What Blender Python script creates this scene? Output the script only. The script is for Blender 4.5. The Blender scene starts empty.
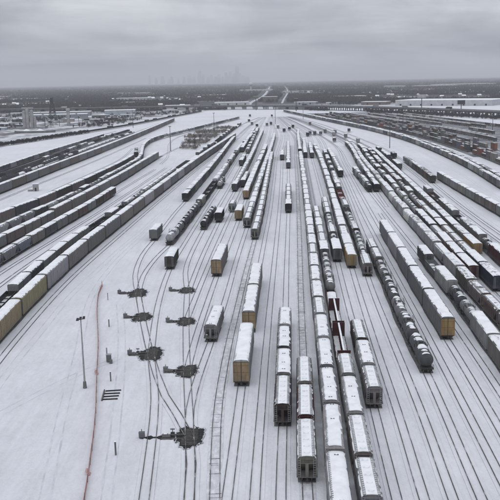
import bpy, math, random
import numpy as np
from mathutils import Vector, Matrix
random.seed(7); RNG = np.random.default_rng(7)
S = bpy.context.scene
COL = S.collection
R = math.radians

# ------------------------------------------------------------------ camera
cd = bpy.data.cameras.new('camera'); cam = bpy.data.objects.new('camera', cd); COL.objects.link(cam)
CAM_H = 61.0
PITCH = math.atan(169 / 835.0); ROLL = R(1.18)
cam.matrix_world = Matrix.Translation((0, 0, CAM_H)) @ Matrix.Rotation(R(90) - PITCH, 4, 'X') @ Matrix.Rotation(-ROLL, 4, 'Z')
cd.sensor_width = 36; cd.sensor_fit = 'HORIZONTAL'; cd.lens = 36 * 835 / 500.0
cd.clip_start = 1; cd.clip_end = 120000
S.camera = cam

# ------------------------------------------------------------------ overcast sky
W = bpy.data.worlds.new('World'); S.world = W; W.use_nodes = True
nt = W.node_tree; N = nt.nodes; LK = nt.links; N.clear()
def nd(t, **k):
    n = N.new(t)
    for a, b in k.items(): setattr(n, a, b)
    return n
out = nd('ShaderNodeOutputWorld')
sky = nd('ShaderNodeTexSky', sky_type='NISHITA', sun_disc=False, sun_elevation=R(38), sun_rotation=R(200))
bg1 = nd('ShaderNodeBackground'); bg1.inputs['Strength'].default_value = 0.06
LK.new(sky.outputs[0], bg1.inputs['Color'])
tc = nd('ShaderNodeTexCoord'); sep = nd('ShaderNodeSeparateXYZ'); LK.new(tc.outputs['Generated'], sep.inputs[0])
def M(op, a, b=None, clamp=False):
    n = nd('ShaderNodeMath', operation=op, use_clamp=clamp)
    for i, v in enumerate((a, b)):
        if v is None: continue
        if isinstance(v, (int, float)): n.inputs[i].default_value = v
        else: LK.new(v, n.inputs[i])
    return n.outputs[0]
zc = M('MAXIMUM', sep.outputs['Z'], 0.0)
den = M('ADD', zc, 0.20)
comb = nd('ShaderNodeCombineXYZ')
LK.new(M('DIVIDE', sep.outputs['X'], den), comb.inputs[0]); LK.new(M('DIVIDE', sep.outputs['Y'], den), comb.inputs[1])
def cloud(scale, detail, rough, dist, loc, sc):
    nz = nd('ShaderNodeTexNoise'); nz.inputs['Scale'].default_value = scale; nz.inputs['Detail'].default_value = detail; nz.inputs['Roughness'].default_value = rough; nz.inputs['Distortion'].default_value = dist
    mp = nd('ShaderNodeMapping'); mp.inputs['Scale'].default_value = sc; mp.inputs['Location'].default_value = loc
    LK.new(comb.outputs[0], mp.inputs[0]); LK.new(mp.outputs[0], nz.inputs['Vector']); return nz.outputs['Fac']
def ramp(f, p0, c0, p1, c1):
    cr = nd('ShaderNodeValToRGB'); e = cr.color_ramp.elements; e[0].position = p0; e[0].color = (*c0, 1); e[1].position = p1; e[1].color = (*c1, 1); LK.new(f, cr.inputs[0]); return cr.outputs[0]
deck = ramp(cloud(0.75, 6, .55, .5, (3.1, .7, 0), (.9, 1.6, 1)), .36, (.56, .59, .67), .64, (1.22, 1.25, 1.32))
pz = nd('ShaderNodeTexNoise'); pz.inputs['Scale'].default_value = 7.5; pz.inputs['Detail'].default_value = 8; pz.inputs['Roughness'].default_value = .58; pz.inputs['Distortion'].default_value = .6
pmap = nd('ShaderNodeMapping'); pmap.inputs['Scale'].default_value = (1, 1, 2.4); pmap.inputs['Location'].default_value = (.35, 0, .2); LK.new(tc.outputs['Generated'], pmap.inputs[0]); LK.new(pmap.outputs[0], pz.inputs['Vector'])
puff = ramp(pz.outputs['Fac'], .36, (.83, .84, .865), .68, (1.22, 1.22, 1.21))
mulc = nd('ShaderNodeMix', data_type='RGBA', blend_type='MULTIPLY'); mulc.inputs[0].default_value = 1
LK.new(deck, mulc.inputs[6]); LK.new(puff, mulc.inputs[7])
# an overcast vault is about three times brighter overhead than at the horizon
grad = M('ADD', M('MULTIPLY', zc, 0.70), 0.40)
vm = nd('ShaderNodeVectorMath', operation='SCALE'); LK.new(mulc.outputs[2], vm.inputs[0]); LK.new(grad, vm.inputs['Scale'])
bg2 = nd('ShaderNodeBackground'); LK.new(vm.outputs[0], bg2.inputs['Color']); bg2.inputs['Strength'].default_value = 1.0
mx = nd('ShaderNodeMixShader'); mx.inputs[0].default_value = 0.93
LK.new(bg1.outputs[0], mx.inputs[1]); LK.new(bg2.outputs[0], mx.inputs[2]); LK.new(mx.outputs[0], out.inputs['Surface'])

sl = bpy.data.lights.new('sun', 'SUN'); so = bpy.data.objects.new('sun', sl); COL.objects.link(so)
sl.energy = 0.5; sl.angle = R(40); sl.color = (1.0, 0.98, 0.95); so.rotation_euler = (R(52), 0, R(-20))
S.view_settings.view_transform = 'Standard'; S.view_settings.look = 'None'; S.view_settings.gamma = 1
S.view_settings.use_curve_mapping = False; S.view_settings.exposure = 0.28
S.cycles.use_denoising = True
S.cycles.max_bounces = 5; S.cycles.diffuse_bounces = 3; S.cycles.glossy_bounces = 2; S.cycles.volume_bounces = 1
S.cycles.transparent_max_bounces = 4

# ------------------------------------------------------------------ materials
MAT = {}
class Mt:
    def __init__(s, name, rough=0.8):
        m = bpy.data.materials.new(name); m.use_nodes = True; s.m = m; s.t = m.node_tree
        s.b = s.t.nodes['Principled BSDF']; s.b.inputs['Roughness'].default_value = rough
        s.b.inputs['Specular IOR Level'].default_value = 0.25
        MAT[name] = m
    def n(s, t, **k):
        n = s.t.nodes.new(t)
        for a, b in k.items(): setattr(n, a, b)
        return n
    def l(s, a, b): s.t.links.new(a, b)
    def noise(s, scale, detail=4, rough=0.55, coord='Object', sc=(1, 1, 1), dist=0):
        tc = s.n('ShaderNodeTexCoord'); mp = s.n('ShaderNodeMapping'); mp.inputs['Scale'].default_value = sc
        if coord == 'World':
            g = s.n('ShaderNodeNewGeometry'); s.l(g.outputs['Position'], mp.inputs[0])
        else: s.l(tc.outputs[coord], mp.inputs[0])
        z = s.n('ShaderNodeTexNoise'); z.inputs['Scale'].default_value = scale; z.inputs['Detail'].default_value = detail
        z.inputs['Roughness'].default_value = rough; z.inputs['Distortion'].default_value = dist
        s.l(mp.outputs[0], z.inputs['Vector']); return z.outputs['Fac']
    def ramp(s, f, stops):
        r = s.n('ShaderNodeValToRGB'); el = r.color_ramp.elements
        while len(el) < len(stops): el.new(0.5)
        for x, (p, c) in zip(el, stops): x.position = p; x.color = (*c, 1) if len(c) == 3 else c
        s.l(f, r.inputs[0]); return r.outputs[0]
    def mix(s, f, a, b, mode='MIX'):
        x = s.n('ShaderNodeMix', data_type='RGBA', blend_type=mode)
        for sock, v in ((x.inputs[0], f), (x.inputs[6], a), (x.inputs[7], b)):
            if isinstance(v, (int, float)): sock.default_value = v
            elif isinstance(v, tuple): sock.default_value = (*v, 1)
            else: s.l(v, sock)
        return x.outputs[2]
    def math(s, op, a, b=0.0, clamp=False):
        x = s.n('ShaderNodeMath', operation=op, use_clamp=clamp)
        for i, v in enumerate((a, b)):
            if isinstance(v, (int, float)): x.inputs[i].default_value = v
            else: s.l(v, x.inputs[i])
        return x.outputs[0]
    def col(s, c):
        if isinstance(c, tuple): s.b.inputs['Base Color'].default_value = (*c, 1)
        else: s.l(c, s.b.inputs['Base Color'])
        return s
    def bump(s, h, strength=0.4, dist=0.05):
        b = s.n('ShaderNodeBump'); b.inputs['Strength'].default_value = strength; b.inputs['Distance'].default_value = dist
        s.l(h, b.inputs['Height']); s.l(b.outputs[0], s.b.inputs['Normal'])
G3 = lambda v: (v, v, v)

# snow on the ground: trampled, wind-worked, with thin greyish patches
m = Mt('ground_snow', 0.9)
big = m.ramp(m.noise(0.013, 5, 0.6, 'World'), [(0.33, (0.66, 0.668, 0.70)), (0.66, (0.735, 0.738, 0.765))])
mid = m.ramp(m.noise(0.22, 5, 0.62, 'World', sc=(1.0, 0.35, 1)), [(0.36, G3(0.93)), (0.6, G3(1.0))])
streak = m.ramp(m.noise(0.9, 4, 0.6, 'World', sc=(1.0, 0.03, 1)), [(0.35, G3(0.94)), (0.6, G3(1.0))])
diag = m.ramp(m.noise(1.4, 6, 0.7, 'World', sc=(0.8, 0.35, 1), dist=0.8), [(0.36, G3(0.93)), (0.56, G3(1.0))])
snowc = m.mix(1.0, m.mix(1.0, m.mix(1.0, big, mid, 'MULTIPLY'), streak, 'MULTIPLY'), diag, 'MULTIPLY')
# beyond the yard the land is built-up: frozen earth, litter and asphalt show between snow
gp = m.n('ShaderNodeNewGeometry'); sp = m.n('ShaderNodeSeparateXYZ'); m.l(gp.outputs['Position'], sp.inputs[0])
far = m.ramp(m.math('DIVIDE', m.math('SUBTRACT', sp.outputs['Y'], 1780), 500, True), [(0, G3(0)), (1, G3(1))])
xl = m.math('SUBTRACT', m.math('MULTIPLY', m.math('SUBTRACT', sp.outputs['Y'], 1070), 0.2), 222)
leftm = m.math('DIVIDE', m.math('SUBTRACT', xl, sp.outputs['X']), 60, True)
lsp = m.ramp(m.noise(0.03, 6, 0.65, 'World', sc=(1.0, 0.5, 1)), [(0.45, (0.13, 0.128, 0.13)), (0.56, (0.56, 0.565, 0.59))])
snowc = m.mix(leftm, snowc, lsp)
spots = m.ramp(m.noise(0.011, 6, 0.65, 'World', sc=(1.0, 0.6, 1)), [(0.61, (0.05, 0.049, 0.05)), (0.69, (0.42, 0.43, 0.45))])
m.col(m.mix(far, snowc, spots)); m.bump(m.noise(0.7, 8, 0.7, 'World'), 0.6, 0.45)

def snowmat(name, c1, c2, sc):
    m = Mt(name, 0.9); m.col(m.ramp(m.noise(sc, 5, 0.6, 'World'), [(0.35, c1), (0.65, c2)])); m.bump(m.noise(5, 3, 0.6, 'World'), 0.3, 0.05)
snowmat('bed_snow', (0.60, 0.605, 0.63), (0.71, 0.715, 0.735), 0.35)
snowmat('bed_dirty', (0.40, 0.402, 0.425), (0.56, 0.562, 0.585), 0.5)
snowmat('yard_slush', (0.10, 0.10, 0.105), (0.30, 0.30, 0.315), 0.03)
snowmat('snow', (0.70, 0.71, 0.73), (0.82, 0.825, 0.835), 0.7)
m = Mt('bed_ballast', 0.95)      # ballast showing through patchy snow
m.col(m.mix(m.ramp(m.noise(0.9, 5, 0.65, 'World', sc=(1, 0.5, 1)), [(0.44, G3(0)), (0.62, G3(1))]), (0.52, 0.522, 0.54), (0.69, 0.695, 0.72))); m.bump(m.noise(9, 3, 0.6, 'World'), 0.6, 0.06)
m = Mt('flangeway', 0.9)         # dark slot melted and scraped beside each rail, bridged by snow here and there
m.col(m.mix(m.ramp(m.noise(0.30, 4, 0.6, 'World', sc=(1, 0.7, 1)), [(0.42, G3(0)), (0.70, G3(1))]), (0.13, 0.13, 0.142), (0.58, 0.585, 0.61)))
m = Mt('rail_steel', 0.5); m.b.inputs['Metallic'].default_value = 0.2
m.col(m.mix(m.ramp(m.noise(0.42, 5, 0.65, 'World', sc=(1, .6, 1)), [(0.54, G3(0)), (0.66, G3(.8))]), m.ramp(m.noise(0.8, 3, 0.5, 'World'), [(0.3, (0.055, 0.05, 0.048)), (0.7, (0.13, 0.12, 0.115))]), (0.60, 0.605, 0.63)))
m = Mt('wet_ballast', 0.85)
m.col(m.ramp(m.noise(3.2, 6, 0.7, 'World'), [(0.36, (0.010, 0.010, 0.011)), (0.58, (0.026, 0.025, 0.026)), (0.76, (0.10, 0.098, 0.10))])); m.bump(m.noise(5, 3, 0.7, 'World'), 1.0, 0.15)
m = Mt('contact_shade_ballast', 0.9); m.col(m.ramp(m.noise(1.2, 5, 0.65, 'World'), [(0.35, (0.07, 0.068, 0.068)), (0.7, (0.19, 0.188, 0.192))]))  # bare ballast under cars, its dark tone also standing in for contact shade
m = Mt('slush', 0.7); m.col(m.ramp(m.noise(2.0, 5, 0.7, 'World'), [(0.38, (0.16, 0.16, 0.168)), (0.62, (0.58, 0.585, 0.60))]))
m = Mt('rutted_snow', 0.9); m.col(m.ramp(m.noise(0.5, 5, 0.65, 'World', sc=(1, .5, 1)), [(0.36, (0.47, 0.475, 0.505)), (0.64, (0.63, 0.635, 0.665))]))
m = Mt('timber', 0.9); m.col(m.ramp(m.noise(2.0, 4, 0.6, 'World'), [(0.3, (0.06, 0.055, 0.05)), (0.7, (0.15, 0.14, 0.13))]))
m = Mt('snowy_timber', 0.9); m.col(m.ramp(m.noise(1.3, 4, 0.6, 'World'), [(0.35, (0.12, 0.115, 0.11)), (0.6, (0.36, 0.36, 0.37))]))
m = Mt('dark_steel', 0.7); m.col(m.ramp(m.noise(1.5, 4, 0.6), [(0.3, (0.018, 0.018, 0.02)), (0.7, (0.05, 0.047, 0.045))]))
m = Mt('grey_steel', 0.6); m.col(m.ramp(m.noise(1.2, 4, 0.6), [(0.3, (0.20, 0.205, 0.21)), (0.7, (0.32, 0.32, 0.325))]))
# railcar paint: the colour belongs to each car, with streaked grime over it
m = Mt('paint', 0.62)
oi = m.n('ShaderNodeObjectInfo')
g = m.mix(1.0, oi.outputs['Color'], m.ramp(m.noise(1.1, 5, 0.65, sc=(1.6, 1.0, 0.16)), [(0.32, G3(0.62)), (0.62, G3(1.05))]), 'MULTIPLY')
g = m.mix(m.ramp(m.noise(0.55, 5, 0.7), [(0.56, G3(0)), (0.74, G3(0.55))]), g, (0.10, 0.075, 0.055))
sp = m.n('ShaderNodeSeparateXYZ'); tcn = m.n('ShaderNodeTexCoord'); m.l(tcn.outputs['Object'], sp.inputs[0])
splash = m.math('MULTIPLY', m.math('SUBTRACT', 1.0, m.math('DIVIDE', m.math('SUBTRACT', sp.outputs['Z'], 0.9), 1.3), True), m.noise(2.2, 3), True)
m.col(m.mix(splash, g, (0.12, 0.11, 0.105)))
# roof snow: alpha of the car's roof says how much of the roof it covers
m = Mt('roof_snow', 0.9)
oi = m.n('ShaderNodeObjectInfo')
geo = m.noise(0.9, 5, 0.65, 'World', sc=(1, 0.45, 1))
cov = m.math('ADD', geo, m.math('SUBTRACT', oi.outputs['Alpha'], 0.5))
sn = m.ramp(m.noise(0.45, 5, 0.6, 'World'), [(0.33, (0.70, 0.71, 0.73)), (0.66, (0.84, 0.845, 0.855))])
m.col(m.mix(m.ramp(cov, [(0.40, G3(0)), (0.58, G3(1))]), oi.outputs['Color'], sn)); m.bump(m.noise(3, 3, 0.6, 'World'), 0.3, 0.06)
m = Mt('concrete', 0.9); m.col(m.ramp(m.noise(0.2, 5, 0.65, 'World'), [(0.3, (0.22, 0.22, 0.225)), (0.7, (0.36, 0.36, 0.36))]))
m = Mt('concrete_dark', 0.9); m.col(m.ramp(m.noise(0.2, 5, 0.65, 'World'), [(0.3, (0.10, 0.10, 0.105)), (0.7, (0.17, 0.17, 0.17))]))
m = Mt('bark', 0.95); m.col(m.ramp(m.noise(0.02, 4, 0.6, 'World'), [(0.3, (0.030, 0.028, 0.029)), (0.7, (0.062, 0.056, 0.054))]))
m = Mt('brush_twigs', 0.95); m.col(m.ramp(m.noise(0.08, 4, 0.6, 'World'), [(0.3, (0.12, 0.10, 0.085)), (0.7, (0.26, 0.235, 0.215))]))
m = Mt('fence_net', 0.7); m.col(m.ramp(m.noise(1.0, 3, 0.6, 'World'), [(0.3, (0.40, 0.22, 0.20)), (0.7, (0.52, 0.36, 0.34))]))
m = Mt('wall', 0.85); oi = m.n('ShaderNodeObjectInfo'); m.col(m.mix(1.0, oi.outputs['Color'], m.ramp(m.noise(0.15, 4, 0.6, 'World'), [(0.3, G3(0.75)), (0.7, G3(1.05))]), 'MULTIPLY'))
m = Mt('haze_paled_tower', 0.5); m.col(m.ramp(m.noise(0.004, 2, 0.5, 'World'), [(0.35, (0.42, 0.435, 0.46)), (0.65, (0.55, 0.565, 0.59))]))  # tower colour paled to stand in for haze over the far skyline
m = Mt('window_glass', 0.15); m.col((0.03, 0.035, 0.04))
m = Mt('tank_snow', 0.9); m.col(m.ramp(m.noise(0.8, 4, 0.6, 'World'), [(0.35, (0.66, 0.67, 0.69)), (0.65, (0.82, 0.825, 0.835))]))

# ------------------------------------------------------------------ mesh builder
class MB:
    def __init__(s): s.v = []; s.f = []
    def add(s, vs, fs):
        o = len(s.v); s.v += [tuple(x) for x in vs]; s.f += [tuple(i + o for i in f) for f in fs]; return s
    def box(s, x0, x1, y0, y1, z0, z1):
        return s.add([(x0, y0, z0), (x1, y0, z0), (x1, y1, z0), (x0, y1, z0), (x0, y0, z1), (x1, y0, z1), (x1, y1, z1), (x0, y1, z1)],
                     [(3, 2, 1, 0), (4, 5, 6, 7), (0, 1, 5, 4), (1, 2, 6, 5), (2, 3, 7, 6), (3, 0, 4, 7)])
    def bar(s, a, b, w, h=None):
        a = Vector(a); b = Vector(b); h = h or w; d = (b - a).normalized()
        u = d.cross(Vector((0, 0, 1)))
        if u.length < 1e-3: u = Vector((1, 0, 0))
        u.normalize(); n = u.cross(d); u = u * w / 2; n = n * h / 2
        return s.add([a - u - n, a + u - n, a + u + n, a - u + n, b - u - n, b + u - n, b + u + n, b - u + n],
                     [(0, 1, 2, 3), (7, 6, 5, 4), (0, 4, 5, 1), (1, 5, 6, 2), (2, 6, 7, 3), (3, 7, 4, 0)])
    def loft(s, secs, cap=True):
        n = len(secs[0]); o = len(s.v); 
        for c in secs: s.v += [tuple(p) for p in c]
        for i in range(len(secs) - 1):
            for j in range(n):
                k = (j + 1) % n
                s.f.append((o + i * n + j, o + i * n + k, o + (i + 1) * n + k, o + (i + 1) * n + j))
        if cap:
            s.f.append(tuple(o + j for j in reversed(range(n)))); s.f.append(tuple(o + (len(secs) - 1) * n + j for j in range(n)))
        return s
    def cyl(s, a, b, r0, r1=None, n=10):
        a = Vector(a); b = Vector(b); r1 = r0 if r1 is None else r1; d = (b - a).normalized()
        u = d.cross(Vector((0, 0, 1)));  u = Vector((1, 0, 0)) if u.length < 1e-3 else u.normalized(); w = d.cross(u)
        ring = lambda c, r: [c + (u * math.cos(2 * math.pi * i / n) + w * math.sin(2 * math.pi * i / n)) * r for i in range(n)]
        return s.loft([ring(a, r0), ring(b, r1)])
    def grid(s, P):
        nr, nc = len(P), len(P[0]); o = len(s.v)
        for r in P: s.v += [tuple(p) for p in r]
        for i in range(nr - 1):
            for j in range(nc - 1):
                s.f.append((o + i * nc + j, o + i * nc + j + 1, o + (i + 1) * nc + j + 1, o + (i + 1) * nc + j))
        return s
    def mesh(s, name, mat, smooth=False):
        me = bpy.data.meshes.new(name); me.from_pydata(s.v, [], s.f); me.materials.append(MAT[mat])
        if smooth: me.polygons.foreach_set('use_smooth', [True] * len(me.polygons))
        me.update(); return me
    def obj(s, name, mat, parent=None, smooth=False): return link(name, s.mesh(name, mat, smooth), parent)
def link(name, me, parent=None, loc=None, color=None):
    o = bpy.data.objects.new(name, me); COL.objects.link(o)
    if parent is not None: o.parent = parent
    if loc is not None: o.location = loc
    if color is not None: o.color = color
    return o
def tag(o, label=None, cat=None, group=None, kind=None):
    if label: o['label'] = label
    if cat: o['category'] = cat
    if group: o['group'] = group
    if kind: o['kind'] = kind
    return o
def empty(name, loc=(0, 0, 0), rz=0):
    o = bpy.data.objects.new(name, None); COL.objects.link(o); o.location = loc; o.rotation_euler = (0, 0, rz); o.empty_display_size = 1; return o

# ------------------------------------------------------------------ camera test used only to skip what stands wholly outside the frame
_c, _s = math.cos(PITCH), math.sin(PITCH)
def in_view(X, Y, z, margin=6):
    cz = Y * _c - (z - CAM_H) * _s; cy = Y * _s + (z - CAM_H) * _c
    if cz < 5: return False
    a, b = 835 * X / cz, -835 * cy / cz
    u = 250 + a * math.cos(ROLL) + b * math.sin(ROLL); v = 250 - a * math.sin(ROLL) + b * math.cos(ROLL)
    return -margin < u < 500 + margin and -margin < v < 500 + margin

# ------------------------------------------------------------------ ground
gb = MB(); EXT = 42000
xs = [-EXT, -2500, -400, 0, 400, 2500, EXT]; ys = [-3000, 0, 400, 1000, 1800, 4000, 12000, EXT]
gb.grid([[(x, y, 0) for x in xs] for y in ys]); g = gb.obj('ground', 'ground_snow'); tag(g, kind='structure')

# ------------------------------------------------------------------ tracks
def spline(P, step=9.0):
    P = [np.array(p, float) for p in P]
    P = [2 * P[0] - P[1]] + P + [2 * P[-1] - P[-2]]
    o = []
    for i in range(1, len(P) - 2):
        p0, p1, p2, p3 = P[i - 1:i + 3]
        t0 = 0; t1 = np.linalg.norm(p1 - p0) ** .5; t2 = t1 + np.linalg.norm(p2 - p1) ** .5; t3 = t2 + np.linalg.norm(p3 - p2) ** .5
        n = max(2, int(np.linalg.norm(p2 - p1) / step))
        for t in np.linspace(t1, t2, n, endpoint=False):
            a1 = (t1 - t) / (t1 - t0) * p0 + (t - t0) / (t1 - t0) * p1; a2 = (t2 - t) / (t2 - t1) * p1 + (t - t1) / (t2 - t1) * p2
            a3 = (t3 - t) / (t3 - t2) * p2 + (t - t2) / (t3 - t2) * p3
            b1 = (t2 - t) / (t2 - t0) * a1 + (t - t0) / (t2 - t0) * a2; b2 = (t3 - t) / (t3 - t1) * a2 + (t - t1) / (t3 - t1) * a3
            o.append((t2 - t) / (t2 - t1) * b1 + (t - t1) / (t2 - t1) * b2)
    o.append(P[-2]); return np.array(o)
TR = {
 'autorack_left': [(-58, 110), (-61, 160), (-62.3, 205), (-62.3, 245), (-61, 290), (-57.3, 350), (-51.5, 440), (-37, 645), (-13, 933), (4, 1180)],
 'beside_autorack': [(-53.5, 110), (-56.5, 160), (-57.8, 205), (-57.4, 262), (-53, 340), (-47, 437), (-33, 640), (-9, 930)],
 'behind_autorack': [(-64, 140), (-67.5, 190), (-69, 235), (-69, 280), (-67.5, 320), (-64, 360), (-56.5, 466), (-48, 598), (-34, 804), (-9, 1192)],
 'left_empty': [(-85, 220), (-82.5, 278), (-78.5, 328), (-72.6, 402), (-67, 490), (-60, 610)],
 'left_empty_b': [(-79, 220), (-77.5, 270), (-74, 328), (-68.3, 402), (-62.5, 490)],
 'left_d': [(-89, 235), (-86.5, 295), (-84.3, 326), (-82, 360), (-78.5, 406), (-75, 478), (-67, 600)],
 'left_c': [(-101, 255), (-96, 316), (-92.5, 351), (-88.7, 400), (-85.2, 453), (-80.5, 538), (-78, 604), (-73.5, 709), (-66, 800)],
 'left_b': [(-109, 280), (-103.5, 345), (-101, 374), (-97, 408), (-91, 511), (-87, 592), (-85.5, 646), (-88, 690), (-94, 745), (-99, 800), (-101, 870), (-96, 930), (-88, 975), (-72, 1061), (-46, 1207), (-12, 1399)],
 'left_a': [(-119, 310), (-112.3, 373), (-106.5, 413), (-101.5, 469), (-96.5, 541), (-92.5, 620), (-92.5, 683), (-96, 720), (-103, 775)],
 'left_gap_a': [(-125, 330), (-119, 420), (-114.5, 500), (-109, 590), (-105, 690), (-110, 800)],
 'left_gap_b': [(-141, 360), (-136.5, 440), (-132.5, 520), (-127, 610), (-121, 750), (-115, 950)],
 'autorack_far': [(-149, 400), (-144, 479), (-140, 591), (-133, 746), (-125.5, 974), (-117, 1365)],
 'flats_c': [(-161, 470), (-158, 531), (-155.5, 661), (-150, 858), (-142, 1060), (-134, 1300)],
 'flats_b': [(-170, 490), (-167, 562), (-164, 699), (-159.5, 923), (-152, 1100)],
 'left_outer': [(-196, 560), (-193, 660), (-190, 780), (-184, 930), (-172, 1100)],
 'flats_a': [(-182, 510), (-179, 604), (-177, 722), (-173, 824), (-167, 980)],
 'gondola_far': [(-206, 1070), (-172, 1234), (-129, 1524), (-92, 1760)],
 'loop': [(-67, 640), (-67, 692), (-73, 770), (-79, 845), (-80, 930), (-70, 1030), (-42, 1200)],
 'box_black': [(-23.1, 182), (-29, 214), (-33.5, 240), (-37.3, 263), (-39, 296), (-37.5, 331), (-35.5, 390), (-33, 436), (-26, 579), (-14, 886), (-4, 1080)],
 'tanks_left': [(-33.2, 239), (-34.6, 262), (-33.4, 290), (-30.3, 318), (-27.5, 361), (-24, 419), (-21, 479), (-18, 532), (-7, 758), (2, 881), (13, 1052)],
 'brown_single': [(-23.1, 182), (-25.5, 215), (-26.7, 245), (-26.8, 277), (-25, 320), (-20.3, 419), (-16, 500), (-9.5, 640), (-4, 757), (9, 1053)],
 'pair_tanks': [(-19.1, 243), (-21.2, 265), (-21.6, 283), (-20.7, 315), (-18.6, 360), (-16, 398), (-11, 490), (-4.5, 628), (-1.5, 691), (13.5, 1053)],
 'dark_box': [(-18.5, 240), (-18, 262), (-16.9, 295), (-13.2, 373), (-7, 486), (2.3, 661), (18, 1005)],
 'short_hopper': [(-17, 209), (-15.3, 250), (-12, 320), (-8.3, 390), (-2.5, 501), (0.8, 560), (9, 720), (22, 1000)],
 'tan_single': [(-14.1, 171), (-13.6, 195), (-12.2, 230), (-10.7, 262), (-8.8, 295), (-4.2, 382), (-0.8, 452), (5, 559), (16.5, 764), (27, 1000)],
 'grey_single': [(-11.3, 136), (-12, 150), (-11.6, 165), (-10.6, 180), (-9.2, 200), (-7.6, 225), (-4.4, 290), (-0.9, 352), (0.3, 375), (9, 539), (30, 942)],
 'tie_track': [(-5.6, 95), (-6.1, 117), (-6.7, 142), (-6.5, 163), (-5.5, 189), (-4.3, 212), (-2, 255), (2, 322), (5, 375), (11.3, 509), (20, 695), (33, 940)],
 'autorack_mid': [(-5.0, 95), (-4.1, 117), (-2.2, 163), (-0.8, 195), (2, 252), (5.9, 322), (9, 375), (15.5, 509), (24, 695), (38, 940)],
 'centre_empty': [(-0.9, 90), (0, 116), (2, 160), (4, 200), (7.2, 260), (13.4, 375), (20, 509), (28.5, 695), (42, 940)],
 'hoppers_short': [(2.9, 90), (3.9, 116), (6, 155), (7.7, 189), (8.6, 205), (12, 270), (18, 380), (19.3, 405), (23, 481), (29, 604), (39, 810), (46, 960)],
 'dirty': [(6.9, 90), (8.1, 120), (10, 152), (10.9, 168), (14.2, 230), (18.2, 300), (22.8, 381), (31, 534), (39, 690), (50, 900)],
 'hoppers_long': [(11, 82), (12, 111), (14, 141), (15.2, 165), (17, 198), (18.8, 234), (22.3, 295), (27, 381), (35, 534), (43, 690), (54, 900), (60, 1010)],
 'centrebeam': [(15.2, 82), (16.4, 111), (18.2, 145), (19.8, 175), (22.9, 233), (26.6, 302), (31.3, 395), (39, 540), (47, 690), (55.5, 850)],
 'near_hoppers': [(19.4, 82), (20.8, 111), (22.6, 145), (24.6, 180), (27.2, 232), (30.6, 295), (33.2, 340), (37.3, 410), (44.5, 545), (51.5, 678), (57.5, 778), (66, 930)],
 'yellow_end': [(23.5, 82), (24.8, 111), (26.7, 143), (29, 190), (31.4, 235), (34, 280), (37, 332), (41, 395), (47.5, 502), (55, 640), (60.5, 764), (69, 940)],
 'red_mixed': [(27.5, 82), (29, 111), (31, 142), (33.3, 190), (35.5, 235), (37.2, 262), (40, 300), (44.5, 378), (49.5, 462), (56.5, 576), (64, 706), (74, 920)],
 'tanks_right': [(31.7, 82), (33.2, 111), (35.2, 142), (36.5, 164), (38.2, 206), (40.3, 239), (43.3, 293), (47.5, 360), (53, 440), (60, 554), (68, 705), (78, 920)],
 'right_empty_a': [(37.5, 110), (39.4, 142), (41, 170), (43, 206), (45, 245), (49, 320), (53.5, 400), (60, 500), (71, 680)],
 'autorack_right': [(41.5, 110), (43.6, 142), (45.5, 175), (46.7, 200), (49, 246), (50.5, 272), (52.7, 313), (54.2, 342), (58.2, 410), (63, 490), (71, 620), (81, 780)],
 'right_empty_b': [(45.5, 110), (47.8, 142), (50.4, 189), (53, 245), (56, 300), (60, 380)],
 'mixed_right': [(50, 110), (51.8, 142), (53.9, 179), (55.2, 200), (56.9, 230), (58, 260), (59.5, 290), (62.3, 360), (67, 473), (72, 595), (82, 770)],
 'right_hopper_pair': [(66.6, 400), (71.2, 472), (79, 593), (92, 794)],
 'brown_hoppers': [(59, 150), (61.8, 195), (63, 230), (64, 250), (65, 275), (67, 315), (69.7, 372), (75.5, 470), (83.8, 608), (95.5, 794)],
 'brown_box': [(66, 200), (67.3, 235), (68.3, 261), (69.3, 280), (70.8, 301), (73, 343), (75.8, 390), (80.6, 471), (88.5, 600), (99.5, 770)],
 'dark_tank_end': [(69, 190), (71.2, 235), (72.4, 260), (74, 289), (77, 337), (80.2, 390), (85.5, 470), (93.5, 600), (101, 720)],
 'yellow_box': [(74.5, 210), (77, 255), (79, 296), (81.3, 334), (85, 389), (92, 500), (98, 600), (103.5, 710)],
 'red_box': [(80, 220), (82, 255), (84, 288), (86, 319), (88.7, 355), (91, 388), (96.5, 470), (104, 600), (110, 720)],
 'right_open': [(92, 260), (95, 340), (99, 420), (106, 520), (114, 671)],
 'dark_boxes': [(97, 280), (100, 360), (104, 430), (110.3, 519), (117, 640), (120, 730)],
 'grey_boxes': [(108.5, 290), (111, 345), (112.6, 400), (114, 450), (116.2, 510), (120, 600)],
 'ladder_a': [(-9.2, 84), (-9.9, 115), (-11.3, 137), (-17.5, 157), (-23.1, 182), (-29, 214), (-33, 238)],
 'ladder_b': [(-9.0, 84), (-9.8, 115), (-11.2, 137), (-14.1, 171), (-17, 209), (-19, 242)],
 'ladder_c': [(-15.2, 84), (-16.6, 115), (-19.3, 155), (-23.1, 182)],
 'boundary': [(127, 330), (134, 400), (139.5, 460), (149, 563), (155, 681), (156.5, 780), (154.5, 870), (146, 1001), (128, 1161), (92, 1474), (70, 1680)],
 'boundary_b': [(139, 400), (144.5, 460), (153.6, 563), (159.5, 681), (161, 780), (159, 870), (150.5, 1001), (132.5, 1161), (97, 1474)],
}
def offset_curve(P, d):
    P = np.array(P, float); T = np.gradient(P, axis=0); T /= np.linalg.norm(T, axis=1)[:, None]
    return P + np.stack([T[:, 1], -T[:, 0]], 1) * d
for k, d in (('stack_a', 26), ('stack_b', 31), ('stack_c', 50), ('stack_d', 56), ('stack_e', 78), ('stack_f', 84), ('stack_g', 108), ('stack_h', 132), ('stack_i', 139), ('stack_j', 160)):
    TR[k] = offset_curve(TR['boundary'], d).tolist()
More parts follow.
